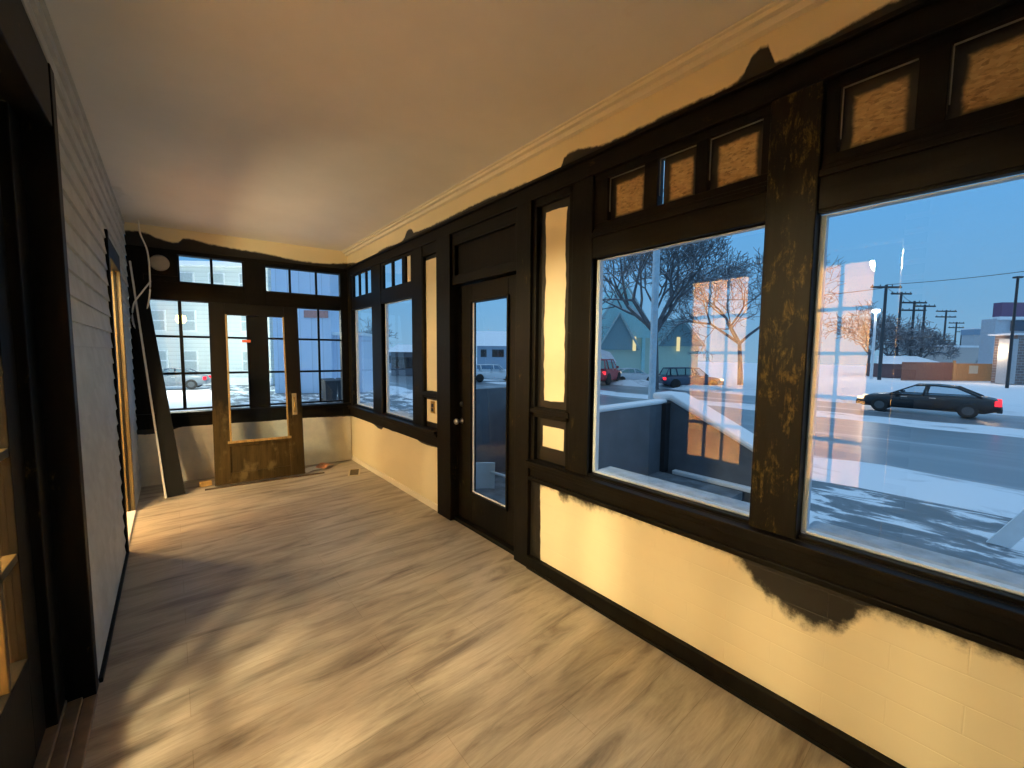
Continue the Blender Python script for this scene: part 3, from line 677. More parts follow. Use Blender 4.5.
# stoop outside the door
t = thing('stoop', 'dark grey solid-walled stoop and stair with snow on its walls outside the middle window', 'stoop', (3.6, 2.4, ZG), world=True)
M['stoop'] = plain('dark_grey_boards', (.115, .13, .155), .6, vary=.15, scale=5)
M['deck'] = plain('grey_deck_snow', (.16, .19, .22), .6, vary=.5, scale=5)
obj('landing', B((2.06, 4.85, 1.75, 4.1, -.12, -.03), (2.2, 4.8, 1.8, 4.0, ZG, -.12)), M['deck'], t)
obj('wall_panel', B((3.3, 4.95, 2.76, 2.86, ZG, .86)), M['stoop'], t)
obj('wall_panel', B((3.3, 3.38, 2.86, 4.0, ZG, .86)), M['stoop'], t)
obj('wall_panel', B((2.06, 3.38, 4.0, 4.1, ZG, 1.06)), M['stoop'], t)
bm = bmesh.new(); prism(bm, [(4.95, 2.9, ZG), (4.95, 2.9, .90), (4.95, 2.7, .90), (4.95, 1.25, .20), (4.95, 1.25, ZG)], (.1, 0, 0)); obj('stair_wall', bm, M['stoop'], t)
bm = bmesh.new(); prism(bm, [(4.92, 2.95, .90), (4.92, 2.7, .90), (4.92, 1.25, .20), (4.92, 1.25, .27), (4.92, 2.68, .985), (4.92, 2.95, .99)], (.42, 0, 0)); obj('snow_cap', bm, M['snow'], t, bevel=.03)
obj('snow_cap', B((3.3, 4.95, 2.74, 2.9, .86, .91)), M['snow'], t, bevel=.02)
obj('corner_post', B((4.84, 4.95, 2.70, 2.76, -.03, .87)), M['dmetal'], t)
obj('snow_ledge', B((4.86, 4.95, 1.3, 2.6, -.03, .02)), M['snow'], t, bevel=.01)
bm = bmesh.new()
for i in range(7): box(bm, 3.4, 4.93, 1.75-.28*(i+1), 1.75-.28*i, ZG, -.12-.17*(i+1)+.0)
obj('steps', bm, M['deck'], t)
# snow shovel by the door
t = thing('snow_shovel', 'pale plastic snow shovel standing on the landing outside the glazed door', 'shovel', (2.62, 3.62, -.03))
t.rotation_euler = (0, 0, -.6)
bm = bmesh.new(); n = 8; g = [[bm.verts.new((-.13+.26*i/n, .03*math.cos((i/n-.5)*2.2)-.10*j, .01+.32*j)) for j in (0, 1)] for i in range(n+1)]
for i in range(n): bm.faces.new((g[i][0], g[i+1][0], g[i+1][1], g[i][1]))
sb = obj('blade', bm, M['pale'], t); sm_ = sb.modifiers.new('s', 'SOLIDIFY'); sm_.thickness = .012
bm = bmesh.new(); tube(bm, [(.08, -.06, .22), (.35, -.05, .13), (.75, -.1, .03)], .016); obj('handle', bm, M['pale'], t, smooth=True)
# tall pale pole outside
bm = bmesh.new(); q = at(651.8, 392, 10.5); tube(bm, [(q.x, q.y, ZG), (q.x, q.y, 6.5)], .085, 12)
tag(obj('pole', bm, plain('pale_blue_pole', (.42, .55, .64), .5), origin=(q.x, q.y, ZG)), 'tall pale blue pole standing beyond the stair wall', 'pole')
# pale slanted panel stand at right
t = thing('sandwich_board', 'pale slanted board stand on the snowy forecourt at the right edge', 'sign stand', (9.35, -.55, ZG))
bm = bmesh.new(); prism(bm, [(0, .50, 0), (0, .26, 0), (0, -.34, 1.2), (0, -.14, 1.2)], (.06, 0, 0)); obj('panel', bm, M['pale'], t)
bm = bmesh.new(); prism(bm, [(.1, -1.0, 0), (.1, -.78, 0), (.1, -.16, 1.2), (.1, -.36, 1.2)], (.06, 0, 0)); obj('panel', bm, M['pale'], t)
obj('brace', B((0, .14, -.5, .1, .35, .40)), M['dmetal'], t)

# ---- cars
def make_car(name, label, L, H, Wd, paint, suv=False, lights=True, group=None):
    """x along the car, +x = front"""
    t = thing(name, label, 'car', group=group)
    h2 = H
    if suv: top = [(-.48, .52), (-.44, .60), (-.30, .62), (.2, .60), (.42, .52), (.49, .40)]; roof = [(-.455, .60), (-.40, .97), (-.1, 1.0), (.10, .985), (.24, .62)]
    else: top = [(-.49, .50), (-.45, .66), (-.33, .68), (-.1, .66), (.2, .64), (.40, .56), (.485, .42)]; roof = [(-.38, .67), (-.22, .955), (-.08, 1.0), (.06, .98), (.24, .645)]
    def prof(x):
        for a, b in zip(top, top[1:]):
            if a[0] <= x <= b[0]: return a[1]+(b[1]-a[1])*(x-a[0])/(b[0]-a[0])
        return top[0][1] if x < top[0][0] else top[-1][1]
    bm = bmesh.new(); xs = [-.5, -.49, -.46, -.40, -.34, -.26, -.18, -.1, 0, .1, .2, .28, .34, .40, .45, .485, .5]; rings = []
    for x in xs:
        endk = 1-.16*max(0, (abs(x)-.38)/.12)**1.6
        zt = prof(x)*h2*(.93 if abs(x) > .495 else 1); zb = .17*h2 if abs(x) < .46 else .24*h2
        w = Wd/2*endk
        arch = any(abs(x-c) < .055 for c in (-.30, .31))
        rings.append([bm.verts.new((x*L, s*w*kx, z)) for s, kx, z in
            ((-1, .90, zb), (-1, 1.0, zb+.3*(zt-zb)), (-1, .985, zb+.75*(zt-zb)), (-1, .90, zt-.01), (-1, .5, zt+.02), (1, .5, zt+.02), (1, .90, zt-.01), (1, .985, zb+.75*(zt-zb)), (1, 1.0, zb+.3*(zt-zb)), (1, .90, zb))])
    for a, b in zip(rings, rings[1:]):
        for k in range(10): bm.faces.new((a[k], b[k], b[(k+1) % 10], a[(k+1) % 10]))
    bm.faces.new(rings[0]); bm.faces.new(rings[-1])
    obj('body', bm, paint, t, smooth=True)
    # cabin: roof skin + pillars + glass
    wr, wb_ = Wd/2*.68, Wd/2*.88
    def P(i, s): x, z = roof[i]; k = (z-.64)/.36; return Vector((x*L, s*(wb_+(wr-wb_)*max(0, min(1, k))), z*h2))
    bm = bmesh.new()
    up = [(x*L, z*h2) for x, z in roof[1:4]]
    rs = [[bm.verts.new((x, y*wr, z+dz)) for y, dz in ((-1, -.03), (-.8, .012), (0, .03), (.8, .012), (1, -.03))] for x, z in up]
    rs2 = [[bm.verts.new((x, y*wr*.98, z-.05)) for y in (-1, -.8, 0, .8, 1)] for x, z in up]
    for A in (rs, rs2):
        for a, b in zip(A, A[1:]):
            for k in range(4): bm.faces.new((a[k], a[k+1], b[k+1], b[k]))
    for k in (0, 4):
        for i in range(2): bm.faces.new((rs[i][k], rs[i+1][k], rs2[i+1][k], rs2[i][k]))
    for i in (0, 2):
        for k in range(4): bm.faces.new((rs[i][k], rs[i][k+1], rs2[i][k+1], rs2[i][k]))
    obj('roof', bm, paint, t, smooth=True)
    for s in (-1, 1):
        bm = bmesh.new()
        tube(bm, [P(0, s), P(1, s)], .05, 6); tube(bm, [P(4, s), P(3, s)], .035, 6)
        mx = .0*L; tube(bm, [(mx, s*wb_, .64*h2), (mx-.02*L, s*wr, .98*h2)], .05, 6)
        tube(bm, [P(0, s), P(4, s)], .03, 6)
        tube(bm, [P(1, s), P(2, s), P(3, s)], .035, 6)
        if suv: tube(bm, [(-.26*L, s*wb_, .62*h2), (-.28*L, s*wr, .97*h2)], .06, 6)
        obj('pillars', bm, paint, t, smooth=True)
    bm = bmesh.new()
    for s in (-1, 1): bm.faces.new([bm.verts.new(P(i, s)*1.0) for i in range(5)])
    bm.faces.new([bm.verts.new(P(0, -1)), bm.verts.new(P(0, 1)), bm.verts.new(P(1, 1)), bm.verts.new(P(1, -1))])
    bm.faces.new([bm.verts.new(P(4, -1)), bm.verts.new(P(4, 1)), bm.verts.new(P(3, 1)), bm.verts.new(P(3, -1))])
    obj('glazing', bm, M['carglass'], t)
    for cx in (-.30*L, .31*L):
        for s in (-1, 1):
            bm = bmesh.new(); r = .235*h2; lathe(bm, [(r*.6, -.1), (r, -.1), (r*1.02, -.06), (r*1.02, .06), (r, .1), (r*.6, .1), (r*.5, .07)], (cx, s*(Wd/2-.08), r), 'Y', 20); wo_ = obj('wheel', bm, M['tyre'], t, smooth=True)
            bm = bmesh.new(); lathe(bm, [(r*.62, -.06), (r*.62, .095), (0, .10)], (0, 0, 0), 'Y', 14)
            if s < 0: bmesh.ops.scale(bm, vec=(1, -1, 1), verts=bm.verts)
            bmesh.ops.translate(bm, verts=bm.verts, vec=(cx, s*(Wd/2-.08), r)); obj('hubcap', bm, M['hub'], wo_)
    for s in (-1, 1):
        obj('tail_light', B((-.497*L, -.455*L, s*Wd*.34, s*Wd*.475, prof(-.48)*h2*.80, prof(-.46)*h2*.96)), M['tail'], t, bevel=.02)
        obj('headlight', B((.44*L, .492*L, s*Wd*.28, s*Wd*.475, .40*h2, .49*h2)), M['head'], t, bevel=.02)
    if not suv and lights:
        pass
    for s in (-1, 1):
        obj('door_handle', B((-.09*L, -.045*L, s*Wd*.47, s*Wd*.505, .565*h2, .59*h2)), M['metal'], t); obj('door_handle', B((.11*L, .155*L, s*Wd*.47, s*Wd*.505, .565*h2, .59*h2)), M['metal'], t)
        obj('mirror', B((.165*L, .2*L, s*Wd*.46, s*Wd*.56, .64*h2, .72*h2)), paint, t, bevel=.02)
    obj('bumper', B((-.505*L, -.47*L, -Wd*.42, Wd*.42, .22*h2, .36*h2)), paint, t, bevel=.03); obj('bumper', B((.47*L, .505*L, -Wd*.42, Wd*.42, .2*h2, .34*h2)), paint, t, bevel=.03)
    return t
M['carglass'] = glass('car_glass', 1.5, (.75, .82, .86))
M['hub'] = plain('dull_hubcap', (.10, .11, .12), .4, .5)
M['tyre'] = plain('tyre_rubber', (.02, .02, .02), .8)
M['tail'] = emit('tail_light_red', (1, .03, .05), 2.2)
M['head'] = emit('headlight_glow', (1, .72, .45), 2.5)
M['p_black'] = plain('black_car_paint', (.012, .016, .02), .25, 0, .1); M['p_navy'] = plain('navy_car_paint', (.06, .085, .13), .3, 0, .1)
M['p_white'] = plain('white_car_paint', (.62, .66, .70), .35, 0, .05); M['p_red'] = plain('red_car_paint', (.45, .05, .06), .4, 0, .1); M['p_grey'] = plain('grey_car_paint', (.16, .20, .24), .35)
c = make_car('car', 'black sedan driving left along the road outside the near window', 4.95, 1.42, 1.85, M['p_black']); c.location = (28.6, 2.25, ZG); c.rotation_euler = (0, 0, PI/2)
# parked / passing cars seen through the middle window, the door and the end windows
q = at(689, 388, 34); c = make_car('car', 'dark blue estate car parked behind the bare tree trunk', 4.9, 1.7, 1.9, M['p_navy'], True); c.location = (q.x, q.y, ZG); c.rotation_euler = (0, 0, -.72)
q = at(632, 388, 40); c = make_car('car', 'white snow-dusted sedan parked left of the pale pole', 4.5, 1.4, 1.8, M['p_white']); c.location = (q.x, q.y, ZG); c.rotation_euler = (0, 0, -.6)
q = at(604, 388, 38); c = make_car('car', 'red van with a glowing lamp at the left edge of the middle window', 4.6, 2.3, 1.9, M['p_red'], True); c.location = (q.x, q.y, ZG); c.rotation_euler = (0, 0, .3)
q = at(493, 385, 40); c = make_car('car', 'white estate car seen through the glazed door', 4.7, 1.65, 1.9, M['p_white'], True); c.location = (q.x, q.y, ZG); c.rotation_euler = (0, 0, -.5)
q = at(172, 388, 29.5); c = make_car('car', 'dark parked car seen through the left far end window', 4.4, 1.5, 1.8, M['p_grey']); c.location = (q.x, q.y, ZG); c.rotation_euler = (0, 0, 2.9)

# ---- bare trees
M['bark'] = plain('hazy_bark', (.13, .135, .15), .9, vary=.3, scale=3)  # distance haze put into the colour: bark paled to blue-grey
M['snowbark'] = plain('snowy_twigs', (.50, .55, .60), .9, vary=.2)
def tree(base, height, spread, label, seed, levels=6, trunk=.32, snow=.3, twig=.014, group='bare trees across the road', lean=(0, 0), k0=.30, nch=(3, 3)):
    rnd = random.Random(seed); bm = bmesh.new(); sb = bmesh.new()
    def grow(p, d, L, r, lv):
        n = 3 if lv else 2
        pts = [p]; dd = d.copy()
        for i in range(n):
            dd = (dd + Vector((rnd.uniform(-1, 1), rnd.uniform(-1, 1), rnd.uniform(-.5, .8)))*.16).normalized()
            pts.append(pts[-1] + dd*L/n)
        tube(bm, pts, r, 6 if r > .05 else (4 if r > .025 else 3), r2=max(twig*.7, r*.62), cap=False)
        if lv >= 1 and rnd.random() < snow and abs(dd.z) < .85 and r < .25:
            tube(sb, [q_ + Vector((0, 0, r*.75)) for q_ in pts], max(r*.55, .012), 4, cap=False)
        if lv >= levels: return
        c = rnd.randint(*nch) if lv else 5
        for i in range(c):
            a = 2*PI*(i+rnd.random()*.8)/c
            s = dd.cross(Vector((0, 0, 1))); s = s.normalized() if s.length > .1 else Vector((1, 0, 0)); s2 = dd.cross(s)
            nd = (dd*rnd.uniform(.65, 1.0) + (s*math.cos(a)+s2*math.sin(a))*rnd.uniform(.45, .9)*spread + Vector((0, 0, .10))).normalized()
            st = pts[-1] if rnd.random() < .6 or lv == 0 else pts[-2]
            grow(st, nd, L*rnd.uniform(.62, .85), max(twig, r*rnd.uniform(.5, .66)), lv+1)
    base = Vector(base)
    grow(Vector((0, 0, 0)), Vector((lean[0], lean[1], 1)).normalized(), height*k0, trunk, 0)
    t = thing('bare_tree', label, 'tree', base, group=group)
    obj('branches', bm, M['bark'], t)
    if len(sb.verts): obj('snow', sb, M['snowbark'], t)['kind'] = 'stuff'
    else: sb.free()
    return t
q = at(655, 390, 33); tree((q.x, q.y, ZG), 14.5, 1.0, 'large bare tree with a thick trunk behind the pale pole', 11, 7, .34, .30, .020, k0=.31)
q = at(740, 390, 38); tree((q.x, q.y, ZG), 13.0, 1.0, 'bare tree partly behind the thick post at the right of the middle window', 5, 7, .26, .2, .02)
for i, (px, dp, h, lb) in enumerate(((868, 58, 9.5, 'bare snowy tree left of the lit street lamp'), (888, 62, 8.2, 'bare snowy tree just right of the lit street lamp'), (905, 66, 8.5, 'bare tree behind the dumpster enclosure, under the tallest utility pole'), (922, 63, 7.0, 'smaller bare tree right of the tree clump, over the snowy hut'), (940, 90, 6.5, 'small distant bare tree between the utility poles'))):
    q = at(px, 372, dp); tree((q.x, q.y, ZG), h*1.25, 1.3, lb, 20+i, 6, .22, .5, .03, k0=.26)
q = at(990, 366, 62); tree((q.x, q.y, ZG), 4.4, 1.3, 'small bare shrub tree in front of the beige building', 40, 4, .12, .4, .025, k0=.26)
q = at(370, 372, 70); tree((q.x, q.y, ZG), 9, 1.1, 'bare tree far off seen through the narrow corner window', 41, 5, .2, .3, .03)

# ---- utility poles and wire
M['polew'] = plain('dark_pole_wood', (.05, .06, .07), .8)
tops = [(886.4, 285, 30, 47), (901.5, 292, 20, 58), (914.6, 301, 24, 60), (925, 304.6, 21, 64), (946.5, 310, 20, 80), (956.7, 322, 15, 98), (961.6, 331, 12, 133)]
names = ['tallest utility pole with a wide crossarm, nearest the street lamp', 'second utility pole from the street lamp', 'third utility pole, its crossarm joining the wires', 'fourth utility pole over the snowy hut', 'fifth utility pole with two crossarms, standing clear of the trees', 'sixth, smaller utility pole in the distance', 'smallest and farthest utility pole']
ptops = []
for (px, py, arm, dp), nm in zip(tops, names):
    q = at(px, py, dp); w = arm*dp/F_PX
    t = thing('utility_pole', nm, 'utility pole', (q.x, q.y, ZG), group='utility poles along the side street')
    h = q.z-ZG; bm = bmesh.new(); tube(bm, [(0, 0, 0), (0, 0, h)], .19, 8, r2=.14); obj('post', bm, M['polew'], t)
    ax = Vector((CR.x, CR.y, 0)).normalized()
    for k in range(2 if py in (310, 322, 301) else 1):
        bm = bmesh.new(); zz = h-.25-1.1*k; tube(bm, [-ax*w/2+Vector((0, 0, zz)), ax*w/2+Vector((0, 0, zz))], .13, 6)
        for s in (-.46, -.2, .2, .46): tube(bm, [ax*w*s+Vector((0, 0, zz)), ax*w*s+Vector((0, 0, zz+.28))], .05, 6)
        obj('crossarm', bm, M['polew'], t)
    ptops.append(Vector((q.x, q.y, q.z)))
def wire(a, b, sag, label, r=.035):
    bm = bmesh.new(); n = 16; pts = [a.lerp(b, i/n)+Vector((0, 0, -sag*4*(i/n)*(1-i/n))) for i in range(n+1)]
    tube(bm, pts, r, 4); tag(obj('wire', bm, M['polew']), label, 'wire')
wire(ptops[0]+Vector((0, 0, .05)), at(1090, 262, 36), .25, 'overhead wire running from the tallest utility pole to the right', .03)
wire(ptops[0]+Vector((0, 0, -.3)), at(690, 300, 40), .4, 'overhead wire running left from the tallest utility pole')
for i in range(3): wire(ptops[i]+Vector((0, 0, -.2)), ptops[i+1]+Vector((0, 0, -.2)), .3, 'overhead wire strung between neighbouring utility poles, span %s' % ('nearest the tallest pole', 'in the middle', 'over the snowy hut')[i], .03)

# street lamp
q = at(876, 312, 49)
t = thing('street_lamp', 'tall white street lamp, lit, beside the bare trees', 'street lamp', (q.x, q.y, ZG))
bm = bmesh.new(); tube(bm, [(0, 0, 0), (0, 0, q.z-ZG)], .16, 10, r2=.12); obj('post', bm, M['pale'], t)
bm = bmesh.new(); lathe(bm, [(.0, .25), (.35, .2), (.42, 0), (.3, -.18), (0, -.2)], (0, 0, q.z-ZG+.1), 'Z', 16); obj('lamp_head', bm, emit('street_lamp_glow', (.95, .95, 1), 6), t, smooth=True)
L = bpy.data.lights.new('lamp_light', 'POINT'); L.energy = 500; L.color = (1, .93, .85); L.shadow_soft_size = .4
lo = bpy.data.objects.new('lamp_light', L); C.objects.link(lo); lo.parent = t; lo.location = (0, 0, q.z-ZG-.5)

# ---- buildings beyond the road (each in a frame square to the view of the road)
def bframe(px, depth, rot=0):
    q = at(px, 357, depth)
    return Vector((q.x, q.y, ZG))
def along(n=0): return Vector((CR.x, CR.y, 0)).normalized()
YAW = math.atan2(CR.y, CR.x)
def house(name, label, cat, px, depth, rotz=0):
    q = bframe(px, depth); return thing(name, label, cat, q, YAW+rotz)
def zz(py, depth, px=900):
    return at(px, py, depth).z - ZG
def gable(bm, x0, x1, z0, z1, y, dy):
    prism(bm, [(x0, y, z0), (x1, y, z0), ((x0+x1)/2, y, z1)], (0, dy, 0))
mpp = lambda d: d/F_PX
# fence / enclosure
d = 47; k = mpp(d)
t = house('dumpster_enclosure', 'reddish-brown board enclosure beyond the black sedan', 'enclosure', 929, d)
def boards(bm, x0, x1, y0, y1, h, w=.18):
    n = int((x1-x0)/w)
    for i in range(n): box(bm, x0+i*w, x0+(i+1)*w-.02, y0, y1, 0, h)
    box(bm, x0, x1, y0+.03, y1-.01, .05, h-.05)
bm = bmesh.new(); boards(bm, -26*k, 25*k, 0, .08, zz(362, d)); obj('boards', bm, plain('red_brown_boards', (.30, .13, .09), .7, vary=.2), t)
obj('rail', B((-26*k, 25*k, .08, .18, .3, .45)), M['polew'], t); obj('rail', B((-26*k, 25*k, .08, .18, 1.5, 1.65)), M['polew'], t)
t = house('wooden_fence', 'orange-lit wooden fence right of the reddish-brown enclosure', 'fence', 981, d)
bm = bmesh.new(); boards(bm, -26*k, 27*k, 0, .08, zz(363, d)); obj('boards', bm, plain('orange_fence_boards', (.62, .30, .12), .7, vary=.15), t)
obj('notice', B((-11*k, -2*k, -.03, 0, zz(373, d), zz(365, d))), plain('pale_notice', (.7, .6, .45), .6), t)
obj('post', B((-27*k, -25*k, -.06, .1, 0, zz(360, d))), plain('orange_post', (.62, .30, .12), .7), t)
# lamp over the fence
q = at(1008, 346, 43)
t = thing('wall_lamp', 'small lit wall lamp on the stone pillar above the fence', 'lamp', q)
bm = bmesh.new(); lathe(bm, [(0, .14), (.14, .1), (.16, -.05), (0, -.14)], (0, 0, 0), 'Z', 12); obj('bulb', bm, emit('wall_lamp_glow', (1, .93, .8), 6), t, smooth=True)
obj('bracket', B((.0, .5, .1, .2, -.04, .04)), M['dmetal'], t)
L = bpy.data.lights.new('lamp_light', 'POINT'); L.energy = 260; L.color = (1, .66, .38); L.shadow_soft_size = .2
lo = bpy.data.objects.new('lamp_light', L); C.objects.link(lo); lo.parent = t; lo.location = (-1.5, .9, -.6)
# hut with a snowy roof
d = 52; k = mpp(d)
t = house('hut', 'low brown hut with a snow-covered roof behind the enclosure', 'hut', 922, d)
obj('wall', B((-26*k, 20*k, 0, 4, 0, zz(364, d))), plain('brown_hut_wall', (.16, .09, .09), .7), t)
bm = bmesh.new(); prism(bm, [(-30*k, -.4, zz(364, d)), (24*k, -.4, zz(364, d)), (10*k, 2, zz(356, d)), (-14*k, 2, zz(356, d))], (0, 2.5, 0)); obj('roof', bm, M['snow'], t)
obj('vent_box', B((-6*k, 12*k, -.5, -.3, zz(365, d), zz(363.4, d))), M['dmetal'], t)
# beige building
d = 70; k = mpp(d)
t = house('building', 'long low beige building with a snowy flat roof behind the fence', 'building', 975, d)
obj('wall', B((-50*k, 60*k, 0, 3, 0, zz(347, d))), plain('beige_wall', (.56, .50, .47), .8), t)
obj('roof_snow', B((-50*k, 60*k, -.2, 3, zz(347, d), zz(345, d))), M['snow'], t)
obj('upper_wall', B((1*k, 60*k, .5, 2.5, zz(345, d), zz(334, d))), plain('upper_beige_wall', (.50, .50, .52), .8), t)
obj('upper_fascia', B((0*k, 60*k, .4, 2.6, zz(334, d), zz(328.5, d))), plain('grey_blue_fascia', (.25, .34, .44), .8), t)
obj('upper_roof_snow', B((0*k, 60*k, .3, 2.7, zz(328.5, d), zz(327.4, d))), M['snow'], t)
# purple topped sign building
d = 55; k = mpp(d)
t = house('building', 'building with a purple sign band at the right edge above the stone pillar', 'building', 1015, d)
obj('wall', B((-20*k, 60*k, .3, 2, 0, zz(318, d))), plain('pale_wall', (.50, .54, .60), .8), t)
obj('sign_band', B((-18*k, 60*k, 0, 1.0, zz(316, d), zz(302, d))), plain('purple_band', (.16, .09, .18), .6), t)
obj('sign_trim', B((-19*k, 60*k, -.05, .8, zz(319, d), zz(316, d))), M['snow'], t)
obj('dark_sign', B((-5*k, 60*k, -.15, .3, zz(330, d), zz(320, d))), plain('dark_blue_sign', (.05, .08, .13), .5), t)
# stone pillar
d = 42; k = mpp(d)
t = house('stone_pillar', 'rough stone pillar with a pale corner board at the right edge', 'pillar', 1022, d)
def stone():
    n_ = NT('stacked_stone'); s = n_.sep(); c_ = n_.n.new('ShaderNodeCombineXYZ'); n_.l.new(s[0], c_.inputs[0]); n_.l.new(s[2], c_.inputs[1])
    b = n_.n.new('ShaderNodeTexBrick'); n_.l.new(c_.outputs[0], b.inputs['Vector']); b.inputs['Scale'].default_value = 1; b.inputs['Brick Width'].default_value = .7; b.inputs['Row Height'].default_value = .28; b.inputs['Mortar Size'].default_value = .03
    b.inputs['Color1'].default_value = (.22, .16, .14, 1); b.inputs['Color2'].default_value = (.12, .11, .12, 1); b.inputs['Mortar'].default_value = (.3, .3, .32, 1)
    n_.l.new(b.outputs['Color'], n_.b.inputs['Base Color']); n_.set(.8); return n_.m
obj('stone_face', B((-6*k, 40*k, 0, 2, 0, zz(334, d))), stone(), t)
obj('corner_board', B((-13*k, -6*k, -.1, 1.0, 0, zz(338, d))), plain('grey_corner_board', (.40, .43, .46), .6), t)
obj('cap', B((-14*k, 40*k, -.2, 2, zz(334, d), zz(332.5, d))), M['snow'], t)
# dark lamp post at the right edge
q = at(1018, 278, 36); t = thing('lamp_post', 'tall dark unlit lamp post with a flat head at the right edge', 'lamp post', (q.x, q.y, ZG), YAW)
h = q.z-ZG; bm = bmesh.new(); tube(bm, [(0, 0, 0), (0, 0, h)], .12, 8, r2=.09); obj('post', bm, M['dmetal'], t)
obj('lamp_head', B((-.28, .28, -.2, .2, h-.02, h+.14)), M['dmetal'], t, bevel=.03)

# green gabled house seen through the middle window
d = 46; k = mpp(d)
green = plain('teal_green_siding', (.46, .62, .54), .8, vary=.1); dteal = plain('dark_teal_shingles', (.19, .33, .38), .8); paleg = plain('pale_teal_gable', (.36, .68, .72), .8)
t = house('house', 'teal-green gabled house with narrow lit windows behind the parked cars', 'house', 650, d)
Z = lambda y: zz(y, d, 650)
obj('wall', B((-55*k, 48*k, 0, 9, 0, Z(338))), green, t)
bm = bmesh.new(); gable(bm, -62*k, 5*k, Z(338), Z(284), -.1, 9); obj('gable', bm, paleg, t)
bm = bmesh.new(); gable(bm, -54*k, -12*k, Z(350), Z(314), -.5, .45); obj('gable', bm, dteal, t)
bm = bmesh.new(); gable(bm, 4*k, 52*k, Z(346), Z(318), -.3, 9); obj('gable', bm, dteal, t)
bm = bmesh.new()
for (xa, za, xb, zb) in ((-62, 338, -28.5, 284), (-28.5, 284, 5, 338), (-54, 350, -33, 314), (-33, 314, -12, 350), (4, 346, 28, 318), (28, 318, 52, 346)):
    yy = -.7; tube(bm, [(xa*k, yy, Z(za)), (xb*k, yy, Z(zb))], .13, 4)
obj('rake_boards', bm, plain('pale_rake_boards', (.32, .48, .52), .7), t)
lit = emit('lit_window', (1, .85, .45), .95)
obj('window', B((-19*k, -16*k, -.62, -.5, Z(351), Z(337))), lit, t)
obj('window', B((25*k, 28*k, -.42, -.3, Z(351), Z(337))), lit, t)
obj('corner_board', B((-9*k, -6*k, -.3, 0, 0, Z(338))), paleg, t)
# snowy roofed porch left
d = 41; k = mpp(d)
t = house('carport', 'small carport with a snowy arched roof at the left edge of the middle window', 'carport', 600, d)
bm = bmesh.new(); prism(bm, [(-14*k, 0, zz(345, d, 600)), (10*k, 0, zz(352, d, 600)), (17*k, 0, zz(362, d, 600)), (14*k, 0, zz(362, d, 600)), (8*k, 0, zz(356, d, 600)), (-14*k, 0, zz(350, d, 600))], (0, 4, 0)); obj('roof', bm, M['snow'], t)
bm = bmesh.new(); tube(bm, [(15*k, 0, 0), (15*k, 0, zz(361, d, 600))], .1, 6); obj('post', bm, M['pale'], t)
# houses seen through the narrow windows
def small_house(px, d, w, ye, yr, wall, label, roofm):
    k = mpp(d); t = house('house', label, 'house', px, d)
    ze, zr = zz(ye, d, px), zz(yr, d, px)
    obj('wall', B((-w/2*k, w/2*k, 0, 8, 0, ze)), wall, t)
    bm = bmesh.new(); prism(bm, [(-w/2*k-.4, -.5, ze), (-w/2*k-.4, 4, zr), (-w/2*k-.4, 8.5, ze)], (w*k+.8, 0, 0)); obj('roof', bm, roofm, t)
    for s in (-.28, .1, .3):
        f = obj('window', B((s*w*k-.5, s*w*k+.5, -.05, 0, ze-1.9, ze-.6)), M['dmetal'], t); obj('pane', B((s*w*k-.4, s*w*k+.4, -.08, -.05, ze-1.8, ze-.7)), M['carglass'], f)
    return t
slate = plain('dark_slate', (.09, .12, .16), .8); bluew = plain('blue_grey_wall', (.25, .34, .44), .8)
small_house(403, 48, 24, 352, 344, slate, 'dark house with a snowy roof seen through the window beyond the glazed door', M['snow'])
small_house(386, 70, 18, 352, 347, bluew, 'low blue-grey house seen through the window beyond the glazed door', M['snow'])
small_house(364, 92, 22, 354, 346, slate, 'dark house seen through the narrow window in the corner', M['snow'])
small_house(492, 70, 30, 346, 330, bluew, 'blue-grey house seen through the glazed door', M['snow'])

# neighbour building across the side street, lit by a lamp
d = 33; k = mpp(d)
t = house('building', 'pale two-storey building across the side street, its wall lit by a lamp', 'building', 215, d, .05)
Zn = lambda y: zz(y, d, 215)
def lapm():
    n_ = NT('pale_green_siding'); s = n_.sep(); w_ = n_.math('FRACT', n_.math('MULTIPLY', s[2], 3.0)); 
    n_.base(n_.ramp(w_, [(0, (.42, .47, .45)), (.12, (.62, .67, .64)), (1, (.66, .71, .68))])); n_.set(.7); return n_.m
obj('wall', B((-10.5, 4.4, 0, 6, 0, Zn(268))), lapm(), t)
obj('roof', B((-11, 4.9, -.5, 6.5, Zn(268), Zn(264))), M['snow'], t)
wh = plain('neighbour_white_trim', (.75, .78, .78), .6)
for i in range(6):
    for j, z0 in enumerate((1.1, 4.3, 7.3)):
        x = -9.6+2.35*i
        f = obj('window', B((x, x+1.25, -.08, 0, z0, z0+1.7)), wh, t)
        obj('pane', B((x+.1, x+1.15, -.1, -.06, z0+.1, z0+.8), (x+.1, x+1.15, -.1, -.06, z0+.9, z0+1.6)), M['winpane'] if 'winpane' in M else M.setdefault('winpane', plain('grey_window_pane', (.42, .48, .48), .3)), f)
obj('base_ledge', B((-10.6, 4.5, -.35, 0, 0, .6)), M['snow'], t)
q = at(181, 320, 27)
t = thing('street_lamp', 'yellow-glowing street lamp seen through the left far end window', 'street lamp', (q.x, q.y, ZG))
h = q.z-ZG; bm = bmesh.new(); tube(bm, [(0, 0, 0), (0, 0, h-.2)], .07, 8); obj('post', bm, M['dmetal'], t)
bm = bmesh.new(); lathe(bm, [(0, .35), (.25, .28), (.3, 0), (.2, -.2), (0, -.22)], (0, 0, h), 'Z', 16); obj('lamp_head', bm, emit('yellow_lamp_glow', (1, .85, .25), 5), t, smooth=True)
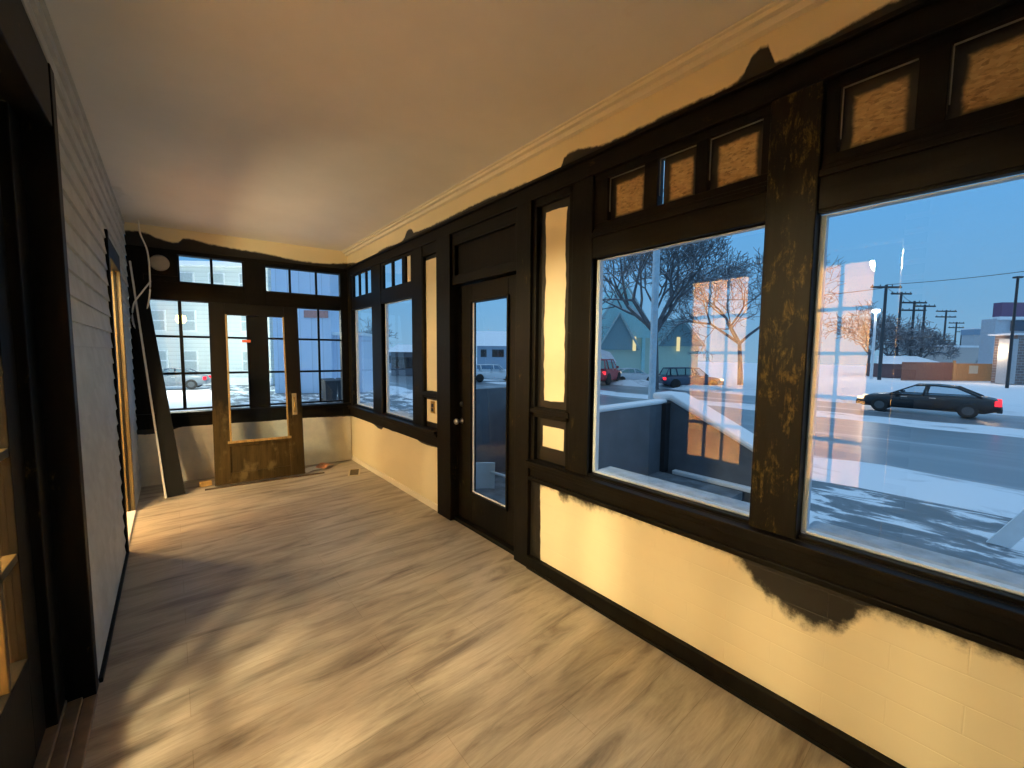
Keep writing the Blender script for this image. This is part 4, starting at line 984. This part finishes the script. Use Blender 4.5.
L = bpy.data.lights.new('lamp_light', 'POINT'); L.energy = 2600; L.color = (1, .95, .74); L.shadow_soft_size = .4
lo = bpy.data.objects.new('lamp_light', L); C.objects.link(lo); lo.parent = t; lo.location = (.0, -.2, h-.5)
# pale metal building seen through the right end window
d = 27; k = mpp(d)
t = house('building', 'pale blue-white panelled building seen through the right far end window', 'building', 312, d, .1)
def panelm():
    n_ = NT('pale_blue_panels'); s = n_.sep(); w_ = n_.math('FRACT', n_.math('MULTIPLY', s[0], 1.4))
    n_.base(n_.ramp(w_, [(0, (.36, .42, .52)), (.06, (.64, .72, .86)), (1, (.68, .76, .90))])); n_.set(.6); return n_.m
obj('wall', B((-2.4, 1.25, 0, 6, 0, zz(258, d, 312))), panelm(), t)
obj('low_wall', B((1.25, 3.2, .5, 6, 0, zz(335, d, 330))), panelm(), t)
obj('eave_snow', B((1.15, 3.3, .2, 6.1, zz(335, d, 330), zz(332, d, 330))), M['snow'], t)
obj('sign', B((-.4, 1.1, -.1, 0, zz(318, d, 318), zz(311, d, 318))), plain('pale_red_sign', (.60, .28, .24), .6), t)
# wheeled bins
for dx, rz, lb in ((0, .1, 'black wheeled bin seen low in the right far end window, the left of two'), (.85, -.2, 'black wheeled bin seen low in the right far end window, the right of two')):
    q = at(329, 402, 22.5); t = thing('wheeled_bin', lb, 'bin', (q.x+dx*.9, q.y-.1, ZG), rz, group='black bins')
    bm = bmesh.new(); prism(bm, [(-.28, -.3, 0.08), (.28, -.3, .08), (.34, -.36, 1.15), (-.34, -.36, 1.15)], (0, .62, 0)); obj('body', bm, M['dmetal'], t, bevel=.02)
    bm = bmesh.new(); prism(bm, [(-.37, -.4, 1.15), (-.37, -.38, 1.22), (-.37, .3, 1.32), (-.37, .36, 1.16)], (.74, 0, 0)); obj('lid', bm, M['dmetal'], t, bevel=.02)
    for s in (-.27, .27):
        bm = bmesh.new(); lathe(bm, [(.12, -.03), (.12, .03), (0, .035)], (s, .3, .12), 'X', 14); obj('wheel', bm, M['tyre'], t)
for o in S.objects:
    if '_w' in o: del o['_w']
